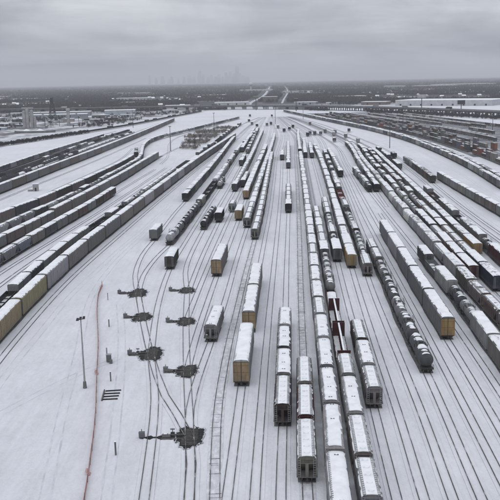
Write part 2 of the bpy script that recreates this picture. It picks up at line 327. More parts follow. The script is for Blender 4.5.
DIRTY = {'hoppers_long', 'centrebeam', 'brown_hoppers', 'brown_box', 'dark_tank_end', 'yellow_box', 'red_box', 'behind_autorack', 'stack_a', 'stack_b', 'boundary', 'boundary_b'}
BALLAST = {'dirty', 'tie_track'}
CURVE = {}
for k, P in TR.items():          # the body tracks draw together again at the far throat
    x, y = P[-1]
    if -20 < x < 130 and 690 < y < 1200 and not k.startswith('stack'):
        if y < 1050: P.append((50 + (x - 50) * .72, 1200))
        P.append((50 + (P[-1][0] - 50) * .5, 1440))
def ribbon(P, lo, hi, z):
    T = np.gradient(P, axis=0); T /= np.linalg.norm(T, axis=1)[:, None]; Nn = np.stack([T[:, 1], -T[:, 0]], 1)
    return [[(*(p + n * lo), z), (*(p + n * hi), z)] for p, n in zip(P, Nn)]
zi = 0
for k, P in TR.items():
    P = spline(P); CURVE[k] = P
    V = np.array([p for p in P if p[1] < 1450]) if k not in ('boundary', 'gondola_far', 'left_b') else P
    if len(V) < 3: continue
    zi += 1; z = 0.02 + zi * 0.0013
    bm = 'bed_ballast' if k in BALLAST else 'bed_dirty' if k in DIRTY else 'ground_snow'
    t = MB().grid(ribbon(V, -1.25 if k in BALLAST else -1.45, 1.25 if k in BALLAST else 1.45, z)).obj('railway_track', bm); tag(t, kind='structure')
    for sgn in (-1, 1):
        fw = MB().grid(ribbon(V, sgn * 0.755 - 0.075, sgn * 0.755 + 0.075, z + 0.004)).obj('flangeway', 'flangeway', t)
        lo, hi = sgn * 0.755 - 0.04, sgn * 0.755 + 0.04
        rb = MB(); a = ribbon(V, lo, hi, z + 0.17); b = ribbon(V, lo - .01, hi + .01, z + 0.006)
        rb.grid([[q[0], p[0], p[1], q[1]] for p, q in zip(a, b)]); rb.obj('rail', 'rail_steel', t)
    if k in BALLAST:      # sleepers proud of the thin patchy snow
        sb = MB()
        d = np.concatenate([[0], np.cumsum(np.linalg.norm(np.diff(V, axis=0), axis=1))])
        for s in np.arange(2, min(d[-1], 420), 0.6):
            pr_ = .42 + .26 * math.sin(s * .13) + .22 * math.sin(s * .047 + 1) + .12 * math.sin(s * .41)
            if random.random() > pr_ * (.4 if k == 'dirty' else .25): continue
            x = np.interp(s, d, V[:, 0]); y = np.interp(s, d, V[:, 1]); x2 = np.interp(s + .5, d, V[:, 0]); y2 = np.interp(s + .5, d, V[:, 1])
            a = math.atan2(y2 - y, x2 - x); nx, ny = math.sin(a), -math.cos(a); w = random.uniform(.3, 1.25); w2 = random.uniform(.3, 1.25)
            sb.bar((x - nx * w, y - ny * w, z + .002), (x + nx * w2, y + ny * w2, z + .002), random.uniform(.1, .24), .06)
        so_ = sb.obj('sleepers', 'snowy_timber', t); so_['kind'] = 'stuff'

# ------------------------------------------------------------------ wheel ruts on the open snow
RUT = [[(-50, 110), (-52.5, 160), (-53.5, 205), (-52, 262), (-47, 330), (-40, 420)], [(-30, 100), (-33.5, 130), (-38, 165), (-43, 205), (-47.5, 250), (-46, 300), (-42, 360)], [(-21, 100), (-24, 135), (-28.5, 170), (-33, 205), (-37, 228)],
       [(-48, 150), (-41, 164), (-36.5, 172), (-30, 181)], [(100, 300), (104, 380), (118, 520), (130, 700), (128, 900)], [(122, 330), (127, 420), (140, 600), (146, 800), (130, 1050)]]
for i, P in enumerate(RUT):
    V = spline(P, 4.0); V = V + np.stack([np.sin(np.arange(len(V)) * .35 + i) * .25, np.zeros(len(V))], 1)
    for sgn in (-1, 1):
        rr_ = random.Random(i * 2 + sgn); T_ = np.gradient(V, axis=0); T_ /= np.linalg.norm(T_, axis=1)[:, None]; Nn = np.stack([T_[:, 1], -T_[:, 0]], 1)
        o = MB().grid([[(*(v + n_ * (sgn * .85 - a)), .006 + i * .001), (*(v + n_ * (sgn * .85 + b_)), .006 + i * .001)] for v, n_, a, b_ in ((v, n_, rr_.uniform(.10, .2), rr_.uniform(.10, .2)) for v, n_ in zip(V, Nn))]).obj('wheel_rut', 'rutted_snow'); tag(o, kind='structure')

# ------------------------------------------------------------------ railcar prototypes: list of (name, mesh, [locations], colour source, level)
# level 1: every car; 2: cars nearer than about 600 m; 3: nearer than about 360 m; sub-parts as (name, mesh, locs, parent index)
def snow_sheet(prof, x0, x1, n=18, amp=0.03, th=0.07, seed=0, ragged=0.10):
    r = random.Random(seed); b = MB(); P = []
    for i in range(n + 1):
        x = x0 + (x1 - x0) * i / n; e0, e1 = r.uniform(0, ragged), r.uniform(0, ragged); row = []
        for j, (y, z) in enumerate(prof):
            yy = y
            if j in (0, 1): yy = y + e0
            if j in (len(prof) - 1, len(prof) - 2): yy = y - e1
            edge = j in (0, len(prof) - 1)
            row.append((x, yy, z + (0.004 if edge else th + r.uniform(-amp, amp))))
        P.append(row)
    P = [[(x0 - .001, y, z - th if 0 < k < len(prof) - 1 else z) for k, (x, y, z) in enumerate(P[0])]] + P + [[(x1 + .001, y, z - th if 0 < k < len(prof) - 1 else z) for k, (x, y, z) in enumerate(P[-1])]]
    return b.grid(P)
def bogie_mesh():
    b = MB()
    for s in (-1, 1):
        y = s * 1.0
        b.loft([[(x, y - .09, z), (x, y + .09, z), (x, y + .09, z2), (x, y - .09, z2)] for x, z, z2 in ((-1.25, .55, .78), (-.7, .5, .85), (-.3, .32, .98), (.3, .32, .98), (.7, .5, .85), (1.25, .55, .78))])
    b.box(-.22, .22, -1.05, 1.05, .62, .98); return b.mesh('bogie', 'dark_steel')
def wheel_mesh():
    b = MB()
    for s in (-1, 1): b.cyl((0, s * .68, .62), (0, s * .80, .62), .42, .42, 14)
    b.cyl((0, -.7, .62), (0, .7, .62), .08, .08, 6); return b.mesh('wheelset', 'rail_steel')
def coupler_mesh(sign):
    b = MB(); b.box(min(0, sign * .75), max(0, sign * .75), -.12, .12, .82, 1.08); b.box(min(sign * .55, sign * .85), max(sign * .55, sign * .85), -.2, .2, .78, 1.12); return b.mesh('coupler', 'dark_steel')
BOGIE, WHEEL, CPL, CPR = bogie_mesh(), wheel_mesh(), coupler_mesh(-1), coupler_mesh(1)
def ladder_mesh(z0, z1):
    b = MB()
    for y in (-.2, .2): b.box(-.03, .03, y - .025, y + .025, z0, z1)
    z = z0 + .1
    while z < z1: b.box(-.02, .02, -.2, .2, z, z + .04); z += .38
    return b.mesh('ladder', 'grey_steel')
def running_gear(L, inset):
    p = [('bogie', BOGIE, [(-L / 2 + inset, 0, 0), (L / 2 - inset, 0, 0)], None, 2, [('wheelset', WHEEL, [(-.88, 0, 0), (.88, 0, 0)], 3)]),
         ('coupler', CPL, [(-L / 2, 0, 0)], None, 3, []), ('coupler', CPR, [(L / 2, 0, 0)], None, 3, [])]
    return p
def autorack():
    L = 26.9; w = 1.6; h = 5.75; b = MB()
    prof = [(-w, 1.0), (-w, 5.35), (-w + .35, 5.68), (0, h), (w - .35, 5.68), (w, 5.35), (w, 1.0)]
    b.loft([[(x, y, z) for y, z in prof] for x in (-L / 2 + .25, L / 2 - .25)])
    n = 19
    for i in range(n + 1):           # side posts and the long rails that frame the perforated panels
        x = -L / 2 + .35 + (L - .7) * i / n
        for s in (-1, 1): b.box(x - .07, x + .07, min(s * w, s * (w + .07)), max(s * w, s * (w + .07)), 1.0, 5.34)
    for z in (1.0, 2.35, 3.75, 5.2):
        for s in (-1, 1): b.box(-L / 2 + .25, L / 2 - .25, min(s * w, s * (w + .045)), max(s * w, s * (w + .045)), z, z + .16)
    body = b.mesh('body', 'paint')
    sheet = [snow_sheet([(-w - .02, 5.3), (-w + .3, 5.62), (-.8, 5.7), (0, h), (.8, 5.7), (w - .3, 5.62), (w + .02, 5.3)], -L / 2 + .2, L / 2 - .2, 22, .025, .06, 1 + 17 * q, .04 * (.35 + .3 * q)).mesh('snow_cover', 'roof_snow', True) for q in range(4)]
    def door(sgn):
        d = MB(); x = sgn * (L / 2 - .25); f = lambda a, b_: (min(x + sgn * a, x + sgn * b_), max(x + sgn * a, x + sgn * b_))
        for s in (-1, 1):
            for z0, z1 in ((1.2, 3.05), (3.12, 4.5), (4.56, 5.22)): d.box(*f(.06, .12), min(s * .07, s * (w - .1)), max(s * .07, s * (w - .1)), z0, z1)
        for y in (-w, w - .09): d.box(*f(.02, .2), y, y + .09, 1.05, 5.3)
        for y in (-.85, .75): d.box(*f(.12, .16), y, y + .1, 1.25, 5.1)
        return d.mesh('end_door', 'paint')
    u = MB().box(-L / 2 + .4, L / 2 - .4, -1.3, 1.3, .72, .98).mesh('underframe', 'dark_steel')
    return dict(L=28.2, parts=[('body', body, [(0, 0, 0)], 'c', 1, []), ('snow_cover', sheet, [(0, 0, 0)], 'r', 1, []), ('end_door', door(-1), [(0, 0, 0)], 'e', 1, []), ('end_door', door(1), [(0, 0, 0)], 'e', 3, []), ('underframe', u, [(0, 0, 0)], None, 2, []), ('end_frame', MB().box(-L / 2 + .19, -L / 2 + .245, -w + .02, w - .02, 1.0, 5.3).mesh('end_frame', 'dark_steel'), [(0, 0, 0)], None, 1, [])] + running_gear(L, 2.6))
def boxcar(L, hgt=4.5, ribs=True, tall=False):
    w = 1.5; b = MB(); h = hgt
    prof = [(-w, 1.02), (-w, h - .2), (-w + .15, h), (0, h + .12), (w - .15, h), (w, h - .2), (w, 1.02)]
    b.loft([[(x, y, z) for y, z in prof] for x in (-L / 2 + .1, L / 2 - .1)])
    n = int(L / 1.15)
    for i in range(n + 1):
        x = -L / 2 + .18 + (L - .36) * i / n
        if abs(x) < 1.7: continue
        for s in (-1, 1): b.box(x - .06, x + .06, min(s * w, s * (w + .08)), max(s * w, s * (w + .08)), 1.1, h - .22)
    for s in (-1, 1):
        b.box(-L / 2 + .1, L / 2 - .1, min(s * w, s * (w + .1)), max(s * w, s * (w + .1)), .95, 1.12); b.box(-L / 2 + .1, L / 2 - .1, min(s * w, s * (w + .06)), max(s * w, s * (w + .06)), h - .3, h - .2)
    for s in (-1, 1):             # corrugated ends
        x = s * (L / 2 - .1); k = 0
        for i in range(9):
            z = 1.25 + i * (h - 1.6) / 9; b.box(min(x, x + s * .07), max(x, x + s * .07), -w + .12, w - .12, z, z + .15)
    body = b.mesh('body', 'paint')
    d = MB()
    for s in (-1, 1): pass
    def dr(s):
        d = MB(); d.box(-1.55, 1.55, min(s * w, s * (w + .12)), max(s * w, s * (w + .12)), 1.15, h - .3)
        for x in (-1.1, -.4, .3, 1.0): d.box(x, x + .12, min(s * (w + .12), s * (w + .17)), max(s * (w + .12), s * (w + .17)), 1.3, h - .45)
        return d.mesh('sliding_door', 'paint')
    sheet = [snow_sheet([(-w - .03, h - .17), (-w + .18, h), (-.7, h + .06), (0, h + .12), (.7, h + .06), (w - .18, h), (w + .03, h - .17)], -L / 2 + .05, L / 2 - .05, 16, .025, .07, int(L * 10) + 17 * q, .08 * (.35 + .3 * q)).mesh('snow_cover', 'roof_snow', True) for q in range(4)]
    u = MB().box(-L / 2 + .3, L / 2 - .3, -.35, .35, .7, 1.0).mesh('underframe', 'dark_steel')
    lad = ladder_mesh(1.0, h - .3)
    return dict(L=L + 1.25, parts=[('body', body, [(0, 0, 0)], 'c', 1, []), ('snow_cover', sheet, [(0, 0, 0)], 'r', 1, []), ('sliding_door', dr(-1), [(0, 0, 0)], 'c', 2, []), ('sliding_door', dr(1), [(0, 0, 0)], 'c', 3, []),
                ('ladder', lad, [(-L / 2 - .08, -1.1, 0), (-L / 2 - .08, 1.1, 0)], None, 3, []), ('underframe', u, [(0, 0, 0)], None, 3, [])] + running_gear(L, 2.3))
def hopper(L, w=1.56, boards=True):
    b = MB(); hw = L / 2
    def sec(x, zb):
        return [(x, -w + (.0 if zb < 2 else .0), zb), (x, -w, max(zb, 3.55)), (x, -w + .12, max(zb, 4.0)), (x, -w + .42, 4.32), (x, 0, 4.45), (x, w - .42, 4.32), (x, w - .12, max(zb, 4.0)), (x, w, max(zb, 3.55)), (x, w, zb)]
    b.loft([sec(-hw + .55, 3.3), sec(-hw + 2.7, 1.35), sec(hw - 2.7, 1.35), sec(hw - .55, 3.3)])
    n = int((L - 5.4) / 1.5)
    for i in range(n + 1):
        x = -hw + 2.7 + (L - 5.4) * i / n
        for s in (-1, 1): b.box(x - .06, x + .06, min(s * w, s * (w + .07)), max(s * w, s * (w + .07)), 1.35, 3.55)
    for s in (-1, 1): b.box(-hw + .15, hw - .15, min(s * (w - .12), s * (w + .04)), max(s * (w - .12), s * (w + .04)), 1.05, 1.34)
    for s in (-1, 1):            # end posts and platform
        x = s * (hw - .15)
        b.box(min(x, x - s * 2.3), max(x, x - s * 2.3), -w + .13, w - .13, .98, 1.12)
        for y in (-w + .05, w - .15): b.box(min(x, x - s * .12), max(x, x - s * .12), y, y + .12, 1.12, 3.95)
        b.box(min(x, x - s * .1), max(x, x - s * .1), -w + .17, w - .17, 3.3, 3.42); b.box(min(x, x - s * .1), max(x, x - s * .1), -.25, .25, 1.12, 3.3)
        b.box(min(x - s * .5, x - s * .1), max(x - s * .5, x - s * .1), -w + .05, w - .05, 3.96, 4.05)
    body = b.mesh('body', 'paint')
    bays = MB()
    for i in range(3):
        cx = (i - 1) * (L - 7.0) / 2.6; a = (L - 7.0) / 5.4
        bays.loft([[(cx - a, -1.35, 1.33), (cx + a, -1.35, 1.33), (cx + a, 1.35, 1.33), (cx - a, 1.35, 1.33)], [(cx - .35, -.5, .45), (cx + .35, -.5, .45), (cx + .35, .5, .45), (cx - .35, .5, .45)]])
    bays = bays.mesh('discharge_bay', 'paint')
    sheet = [snow_sheet([(-w + .10, 4.0), (-w + .42, 4.32), (-.6, 4.41), (0, 4.45), (.6, 4.41), (w - .42, 4.32), (w - .10, 4.0)], -hw + .5, hw - .5, 16, .03, .06, int(L * 7) + 17 * q, .12 * (.35 + .3 * q)).mesh('snow_cover', 'roof_snow', True) for q in range(4)]
    hb = MB(); hb.cyl((0, 0, 4.46), (0, 0, 4.66), .38, .36, 10); hb.box(-.05, .05, -.42, .42, 4.6, 4.68); hb.box(-.12, .12, .36, .5, 4.5, 4.62); hatch = hb.mesh('hatch', 'roof_snow')
    lb = MB(); 
    lb.loft([[(-w_, y, 4.5), (w_, y, 4.5), (w_, y, 4.5 + h_), (-w_, y, 4.5 + h_)] for y, w_, h_ in ((-.31, .09, .1), (-.17, .09, .1), (-.16, .03, .03), (.16, .03, .03), (.17, .09, .1), (.31, .09, .1))])
    latch = lb.mesh('hatch_latch', 'dark_steel')
    nh = max(4, int(L / 2.4)); hl = [((i - (nh - 1) / 2) * (L - 3.0) / (nh - 1), 0, 0) for i in range(nh)]
    rb = MB()
    for i in range(int(L / .62)):
        x = -hw + .45 + i * .62
        if x + .3 > hw - .3: break
        rb.box(x, x + .28, -.19, .19, 4.42, 4.47)
    for y in (-.2, .2): rb.box(-hw + .2, hw - .2, y - .025, y + .025, 4.39, 4.45)
    run = rb.mesh('running_board', 'grey_steel')
    lad = ladder_mesh(1.1, 4.2)
    parts = [('body', body, [(0, 0, 0)], 'c', 1, []), ('snow_cover', sheet, [(0, 0, 0)], 'r', 1, []), ('discharge_bay', bays, [(0, 0, 0)], 'c', 2, [])]
    if boards: parts += [('running_board', run, [(0, -w + .52, 0), (0, w - .52, 0)], None, 2, []), ('hatch', hatch, hl, 'r', 3, [])]
    else: parts += [('hatch_latch', latch, [(x + random.Random(int(x * 10)).uniform(-.5, .5), 0, 0) for x, _, _ in hl[::2]], None, 3, []), ('running_board', run, [(0, w - .42, -.06)], None, 3, [])]
    parts += [('ladder', lad, [(-hw + .05, -w + .35, 0), (-hw + .05, w - .35, 0)], None, 3, [])]
    return dict(L=L + 1.1, parts=parts + running_gear(L, 1.9))
def tank(L, r=1.42):
    b = MB(); hw = L / 2 - .75; zc = 1.15 + r; n = 20; secs = []
    for x, k in ((-hw, .12), (-hw + .08, .45), (-hw + .28, .76), (-hw + .6, .95), (-hw + 1.0, 1), (0, 1), (hw - 1.0, 1), (hw - .6, .95), (hw - .28, .76), (hw - .08, .45), (hw, .12)):
        secs.append([(x, math.cos(2 * math.pi * i / n) * r * k, zc + math.sin(2 * math.pi * i / n) * r * k) for i in range(n)])
    b.loft(secs)
    for x in (-hw * .62, -hw * .2, hw * .2, hw * .62):   # strap and weld rings
        b.loft([[(xx, math.cos(2 * math.pi * i / n) * rr, zc + math.sin(2 * math.pi * i / n) * rr) for i in range(n)] for xx, rr in ((x - .06, r), (x - .06, r + .025), (x + .06, r + .025), (x + .06, r))], False)
    shell = b.mesh('tank_shell', 'paint', False)
    fr = MB(); fr.box(-L / 2 + .1, L / 2 - .1, -.35, .35, .82, 1.12)
    for s in (-1, 1):
        fr.box(min(s * (L / 2 - .1), s * (L / 2 - 1.8)), max(s * (L / 2 - .1), s * (L / 2 - 1.8)), -1.35, 1.35, 1.0, 1.16)
        fr.box(min(s * (L / 2 - .1), s * (L / 2 - .2)), max(s * (L / 2 - .1), s * (L / 2 - .2)), -1.3, 1.3, 1.95, 2.02)
        for y in (-1.3, 1.24): fr.box(min(s * (L / 2 - .1), s * (L / 2 - .2)), max(s * (L / 2 - .1), s * (L / 2 - .2)), y, y + .06, 1.16, 1.96)
        fr.box(min(s * (hw - 1.6), s * (hw - .9)), max(s * (hw - 1.6), s * (hw - .9)), -1.1, 1.1, 1.12, 1.6)
    frame = fr.mesh('underframe', 'dark_steel')
    d = MB(); d.cyl((0, 0, zc + r - .1), (0, 0, zc + r + .36), .46, .46, 12); d.cyl((.0, 0, zc + r + .36), (0, 0, zc + r + .44), .5, .42, 12); d.box(.55, .85, -.15, .15, zc + r - .1, zc + r + .25)
    dome = d.mesh('manway_dome', 'paint')
    p = MB()
    p.box(-1.3, 1.3, -1.15, -.62, zc + r * .80, zc + r * .80 + .06); p.box(-1.3, 1.3, .62, 1.15, zc + r * .80, zc + r * .80 + .06)
    for y in (-1.14, 1.14):
        for x in (-1.27, 0, 1.27): p.box(x - .03, x + .03, y - .03, y + .03, zc + r * .8, zc + r + .75)
        p.box(-1.3, 1.3, y - .025, y + .025, zc + r + .7, zc + r + .76)
        for x in (-.2, .2): p.box(x - .025, x + .025, y * 1.24 - .03, y * 1.24 + .03, 1.1, zc + r * .8)
    plat = p.mesh('platform', 'dark_steel')
    # snow lying along the crown, broken where wind or loading crews cleared it
    snow = []
    for q in range(5):
        rr = random.Random(int(L * 3) + q); sb = MB(); segs = []; x = -hw + .4
        while x < hw - .8:
            e_ = min(hw - .4, x + rr.uniform(.9, 3.2)); segs.append((x, e_)); x = e_ + rr.uniform(.15, .8)
        for x0, x1 in segs:
            if x0 < .5 and x1 > -.5 and rr.random() < .8: continue
            P = []; m_ = max(3, int((x1 - x0) / .4)); wide = rr.uniform(24, 46)
            for i in range(m_ + 1):
                x = x0 + (x1 - x0) * i / m_; a0 = wide * rr.uniform(.6, 1.25); a1 = wide * rr.uniform(.6, 1.25); row = []
                if i in (0, m_): a0 *= .45; a1 *= .45
                for j in range(7):
                    a = R(90 + a0 - (a0 + a1) * j / 6); t = r + .012 + (.06 if 0 < j < 6 and 0 < i < m_ else 0) * rr.uniform(.6, 1.2); row.append((x, math.cos(a) * t, zc + math.sin(a) * t))
                P.append(row)
            sb.grid(P)
        snow.append(sb.mesh('snow_cover', 'tank_snow', True))
    return dict(L=L + .9, parts=[('tank_shell', shell, [(0, 0, 0)], 'c', 1, []), ('snow_cover', snow, [(0, 0, 0)], None, 1, []), ('underframe', frame, [(0, 0, 0)], None, 2, []), ('manway_dome', dome, [(0, 0, 0)], 'c', 1, []), ('platform', plat, [(0, 0, 0)], None, 3, [])] + running_gear(L, 1.75))
def gondola(L, h=2.9):
    b = MB(); w = 1.5; t = .1
    b.box(-L / 2, L / 2, -w, w, 1.0, 1.25)
    for s in (-1, 1):
        b.box(-L / 2, L / 2, min(s * w, s * (w - t)), max(s * w, s * (w - t)), 1.25, h); b.box(-L / 2, L / 2, min(s * (w - t), s * (w + .09)), max(s * (w - t), s * (w + .09)), h, h + .12)
        b.box(min(s * L / 2, s * (L / 2 - t)), max(s * L / 2, s * (L / 2 - t)), -w + t, w - t, 1.25, h)
        n = int(L / 1.3)
        for i in range(n + 1):
            x = -L / 2 + .1 + (L - .2) * i / n; b.box(x - .07, x + .07, min(s * w, s * (w + .1)), max(s * w, s * (w + .1)), 1.05, h)
    for i in range(1, 4):
        x = -L / 2 + L * i / 4; b.box(x - .09, x + .09, -w + t, w - t, h - .35, h - .1)
    body = b.mesh('body', 'paint')
    rr = random.Random(3); P = [[(-L / 2 + .12 + (L - .24) * i / 22, -w + .11 + (2 * w - .22) * j / 6, 1.33 + .35 * abs(math.sin(i * .45 + 1)) * (0.5 + .5 * math.sin(j * .9)) + rr.uniform(0, .08)) for j in range(7)] for i in range(23)]
    load = MB().grid(P).mesh('snow_load', 'snow', True)
    return dict(L=L + 1.2, parts=[('body', body, [(0, 0, 0)], 'c', 1, []), ('snow_load', load, [(0, 0, 0)], None, 1, [])] + running_gear(L, 2.1))
def flatcar(L):
    b = MB(); w = 1.45; b.box(-L / 2, L / 2, -w, w, 1.0, 1.22)
    b.loft([[(-L / 2 + .3, y, .72), (-L / 2 + .3, y + .2, .72), (-L / 2 + .3, y + .2, 1.0), (-L / 2 + .3, y, 1.0)] for y in (-.1,)] + [[(L / 2 - .3, -.1, .72), (L / 2 - .3, .1, .72), (L / 2 - .3, .1, 1.0), (L / 2 - .3, -.1, 1.0)]])
    for s in (-1, 1):
        for i in range(int(L / 1.2)): x = -L / 2 + .5 + i * 1.2; b.box(x, x + .1, min(s * w, s * (w + .09)), max(s * w, s * (w + .09)), 1.0, 1.3)
    for x in (-L / 2, L / 2 - .12): b.box(x, x + .12, -w + .01, w - .01, 1.22, 1.75)
    body = b.mesh('deck', 'paint')
    rr = random.Random(5); ld = []
    lb = MB()
    for i in range(3):          # snowed-over bundles on the deck
        x0 = -L / 2 + .6 + i * (L - 1.2) / 3; x1 = x0 + (L - 1.2) / 3 - .8
        lb.loft([[(x, -1.25, 1.23), (x, -1.2, z), (x, -.5, z + .22), (x, .5, z + .2), (x, 1.2, z), (x, 1.25, 1.23)] for x, z in ((x0, 1.7), (x0 + .4, 2.05), ((x0 + x1) / 2, 2.15), (x1 - .4, 2.0), (x1, 1.65))])
    load = lb.mesh('snow_load', 'roof_snow')
    return dict(L=L + 1.1, parts=[('deck', body, [(0, 0, 0)], 'c', 1, []), ('snow_load', load, [(0, 0, 0)], 'r', 1, [])] + running_gear(L, 2.0))
def centrebeam(L):
    w = 1.42; d = MB().box(-L / 2, L / 2, -w, w, 1.0, 1.2)
    for s in (-1, 1):
        for i in range(int(L / 1.5)): x = -L / 2 + .5 + i * 1.5; d.box(x, x + .12, min(s * w, s * (w + .07)), max(s * w, s * (w + .07)), .85, 1.22)
    deck = d.mesh('deck', 'paint')
    def bulk(s):
        b = MB(); x = s * (L / 2 - .02); f = lambda a, c: (min(x - s * a, x - s * c), max(x - s * a, x - s * c))
        b.box(*f(.0, .16), -w, w, 1.2, 4.55)
        for i in range(7): y = -w + .1 + i * (2 * w - .34) / 6; b.box(*f(-.09, 0), y, y + .14, 1.25, 4.5)
        for z in (1.3, 2.9, 4.42): b.box(*f(-.11, 0), -w, w, z, z + .12)
        return b.mesh('bulkhead', 'paint')
    c = MB(); c.box(-L / 2 + .2, L / 2 - .2, -.22, .22, 4.22, 4.45)
    n = 13
    for i in range(n + 1): x = -L / 2 + .4 + (L - .8) * i / n; c.box(x - .08, x + .08, -.14, .14, 1.2, 4.22)
    for i in range(n):
        x0 = -L / 2 + .4 + (L - .8) * i / n; x1 = x0 + (L - .8) / n
        c.bar((x0, 0, 1.25 if i % 2 else 4.2), (x1, 0, 4.2 if i % 2 else 1.25), .1, .14)
    c.box(-L / 2 + .2, L / 2 - .2, -.05, .05, 1.2, 4.22)
    beam = c.mesh('centre_beam', 'paint')
    sn = snow_sheet([(-.23, 4.45), (-.12, 4.5), (0, 4.52), (.12, 4.5), (.23, 4.45)], -L / 2 + .2, L / 2 - .2, 20, .02, .05, 8, .03).mesh('snow_cover', 'snow', True)
    sd = MB()
    for s in (-1, 1): sd.grid([[(x, s * .08, 1.3), (x, s * .7, 1.26 + random.uniform(0, .06)), (x, s * (w - random.uniform(.02, .25)), 1.212)] for x in np.linspace(-L / 2 + .25, L / 2 - .25, 20)])
    sdk = sd.mesh('snow_load', 'snow', True)
    return dict(L=L + 1.2, parts=[('deck', deck, [(0, 0, 0)], 'c', 1, []), ('bulkhead', bulk(-1), [(0, 0, 0)], 'e', 1, []), ('bulkhead', bulk(1), [(0, 0, 0)], 'e', 1, []), ('centre_beam', beam, [(0, 0, 0)], 'c', 1, []), ('snow_cover', sn, [(0, 0, 0)], None, 1, []), ('snow_load', sdk, [(0, 0, 0)], None, 1, [])] + running_gear(L, 2.4))
def container(stack):
    b = MB(); L = 12.19; w = 1.22; z0 = 1.0 if stack else 1.25
    for k in range(stack):
        z = z0 + k * 2.75; b.box(-L / 2, L / 2, -w, w, z, z + 2.68)
        for i in range(24):
            x = -L / 2 + .25 + i * (L - .5) / 24
            for s in (-1, 1): b.box(x, x + .2, min(s * w, s * (w + .04)), max(s * w, s * (w + .04)), z + .15, z + 2.5)
        for y in (-w, 0.02): b.box(-L / 2 - .05, -L / 2, y + .05, y + w - .07, z + .1, z + 2.58)
    return b.mesh('container', 'paint'), z0 + stack * 2.75 - .07
PROTO = {'autorack': autorack(), 'boxcar': boxcar(15.4, 4.5), 'long_boxcar': boxcar(18.4, 4.75), 'covered_hopper': hopper(15.3), 'plain_hopper': hopper(18.2, 1.58, False), 'mid_hopper': hopper(15.7, 1.57, False), 'small_hopper': hopper(12.6),
         'tank_car': tank(14.6), 'long_tank': tank(17.2, 1.5), 'gondola': gondola(16.2), 'flat_car': flatcar(17.0), 'centre_beam_car': centrebeam(21.0)}
NAME = {'long_boxcar': 'boxcar', 'plain_hopper': 'grain_hopper', 'mid_hopper': 'grain_hopper', 'small_hopper': 'covered_hopper', 'long_tank': 'tank_car', 'centre_beam_car': 'flat_car'}
KIND = {'autorack': 'autorack car', 'boxcar': 'boxcar', 'long_boxcar': 'long boxcar', 'covered_hopper': 'covered hopper', 'plain_hopper': 'grain hopper', 'mid_hopper': 'grain hopper', 'small_hopper': 'short covered hopper',
        'tank_car': 'tank car', 'long_tank': 'long tank car', 'gondola': 'gondola', 'flat_car': 'flat car', 'centre_beam_car': 'centre-beam flat car'}
CAT = {'autorack': 'autorack', 'boxcar': 'boxcar', 'covered_hopper': 'hopper car', 'grain_hopper': 'hopper car', 'tank_car': 'tank car', 'gondola': 'gondola', 'flat_car': 'flat car'}
C = {'grey': (.155, .157, .163), 'light grey': (.26, .262, .268), 'dark grey': (.062, .063, .068), 'black': (.018, .018, .021), 'brown': (.085, .06, .052), 'dark brown': (.048, .037, .035), 'red': (.13, .034, .036), 'dark red': (.062, .021, .023),
     'tan': (.25, .185, .11), 'yellow': (.26, .175, .078), 'faded yellow': (.235, .20, .12), 'white': (.45, .45, .455), 'blue-grey': (.10, .12, .145), 'dark blue': (.022, .027, .042), 'orange': (.18, .08, .055), 'taupe': (.15, .14, .132), 'dusty brown': (.125, .107, .10)}
ORD = ['', 'first', 'second', 'third', 'fourth', 'fifth', 'sixth', 'seventh', 'eighth', 'ninth', 'tenth', 'eleventh', 'twelfth', 'thirteenth', 'fourteenth', 'fifteenth', 'sixteenth', 'seventeenth', 'eighteenth', 'nineteenth']
TENS = ['', '', 'twent', 'thirt', 'fort', 'fift', 'sixt', 'sevent', 'eight', 'ninet']
def ordinal(n):
    if n < 20: return ORD[n]
    t, u = divmod(n, 10); return TENS[t] + 'ieth' if u == 0 else TENS[t] + 'y-' + ORD[u]
def place_car(kind, colour, x, y, rz, label, group, cover=0.75, endcol=None, level=None):
    pr = PROTO[kind]; name = NAME.get(kind, kind)
    d = math.hypot(x, y)
    lv = level or (3 if d < 330 else 2 if d < 620 else 1)
    rt = empty(name, (x, y, 0.10), rz)
    tag(rt, label, CAT[name], group)
    v = random.uniform(.82, 1.15); col = tuple(min(1, q * v * random.uniform(.96, 1.04)) for q in C[colour])
    ec = C[endcol] if endcol else col
    roofc = tuple(q * .8 + .03 for q in col)
    for pn, me, locs, cs, L, subs in pr['parts']:
        if L > lv: continue
        for lc in locs:
            if pn == 'hatch_latch':
                if random.random() < .3: continue
                lc = (lc[0] + random.uniform(-.7, .7), lc[1] + random.uniform(-.12, .12), lc[2])
            o = link(pn, random.choice(me) if isinstance(me, list) else me, rt, lc)
            if pn == 'snow_cover' and kind in ('tank_car', 'long_tank'): o['kind'] = 'stuff'
            if cs == 'c': o.color = (*col, 1)
            elif cs == 'e': o.color = (*ec, 1)
            elif cs == 'r': o.color = (*roofc, cover + random.uniform(-.14, .07))
            for sn_, sm, sl_, sL in subs:
                if sL > lv: continue
                for s2 in sl_: link(sn_, sm, o, s2)
    return rt
NC = {}
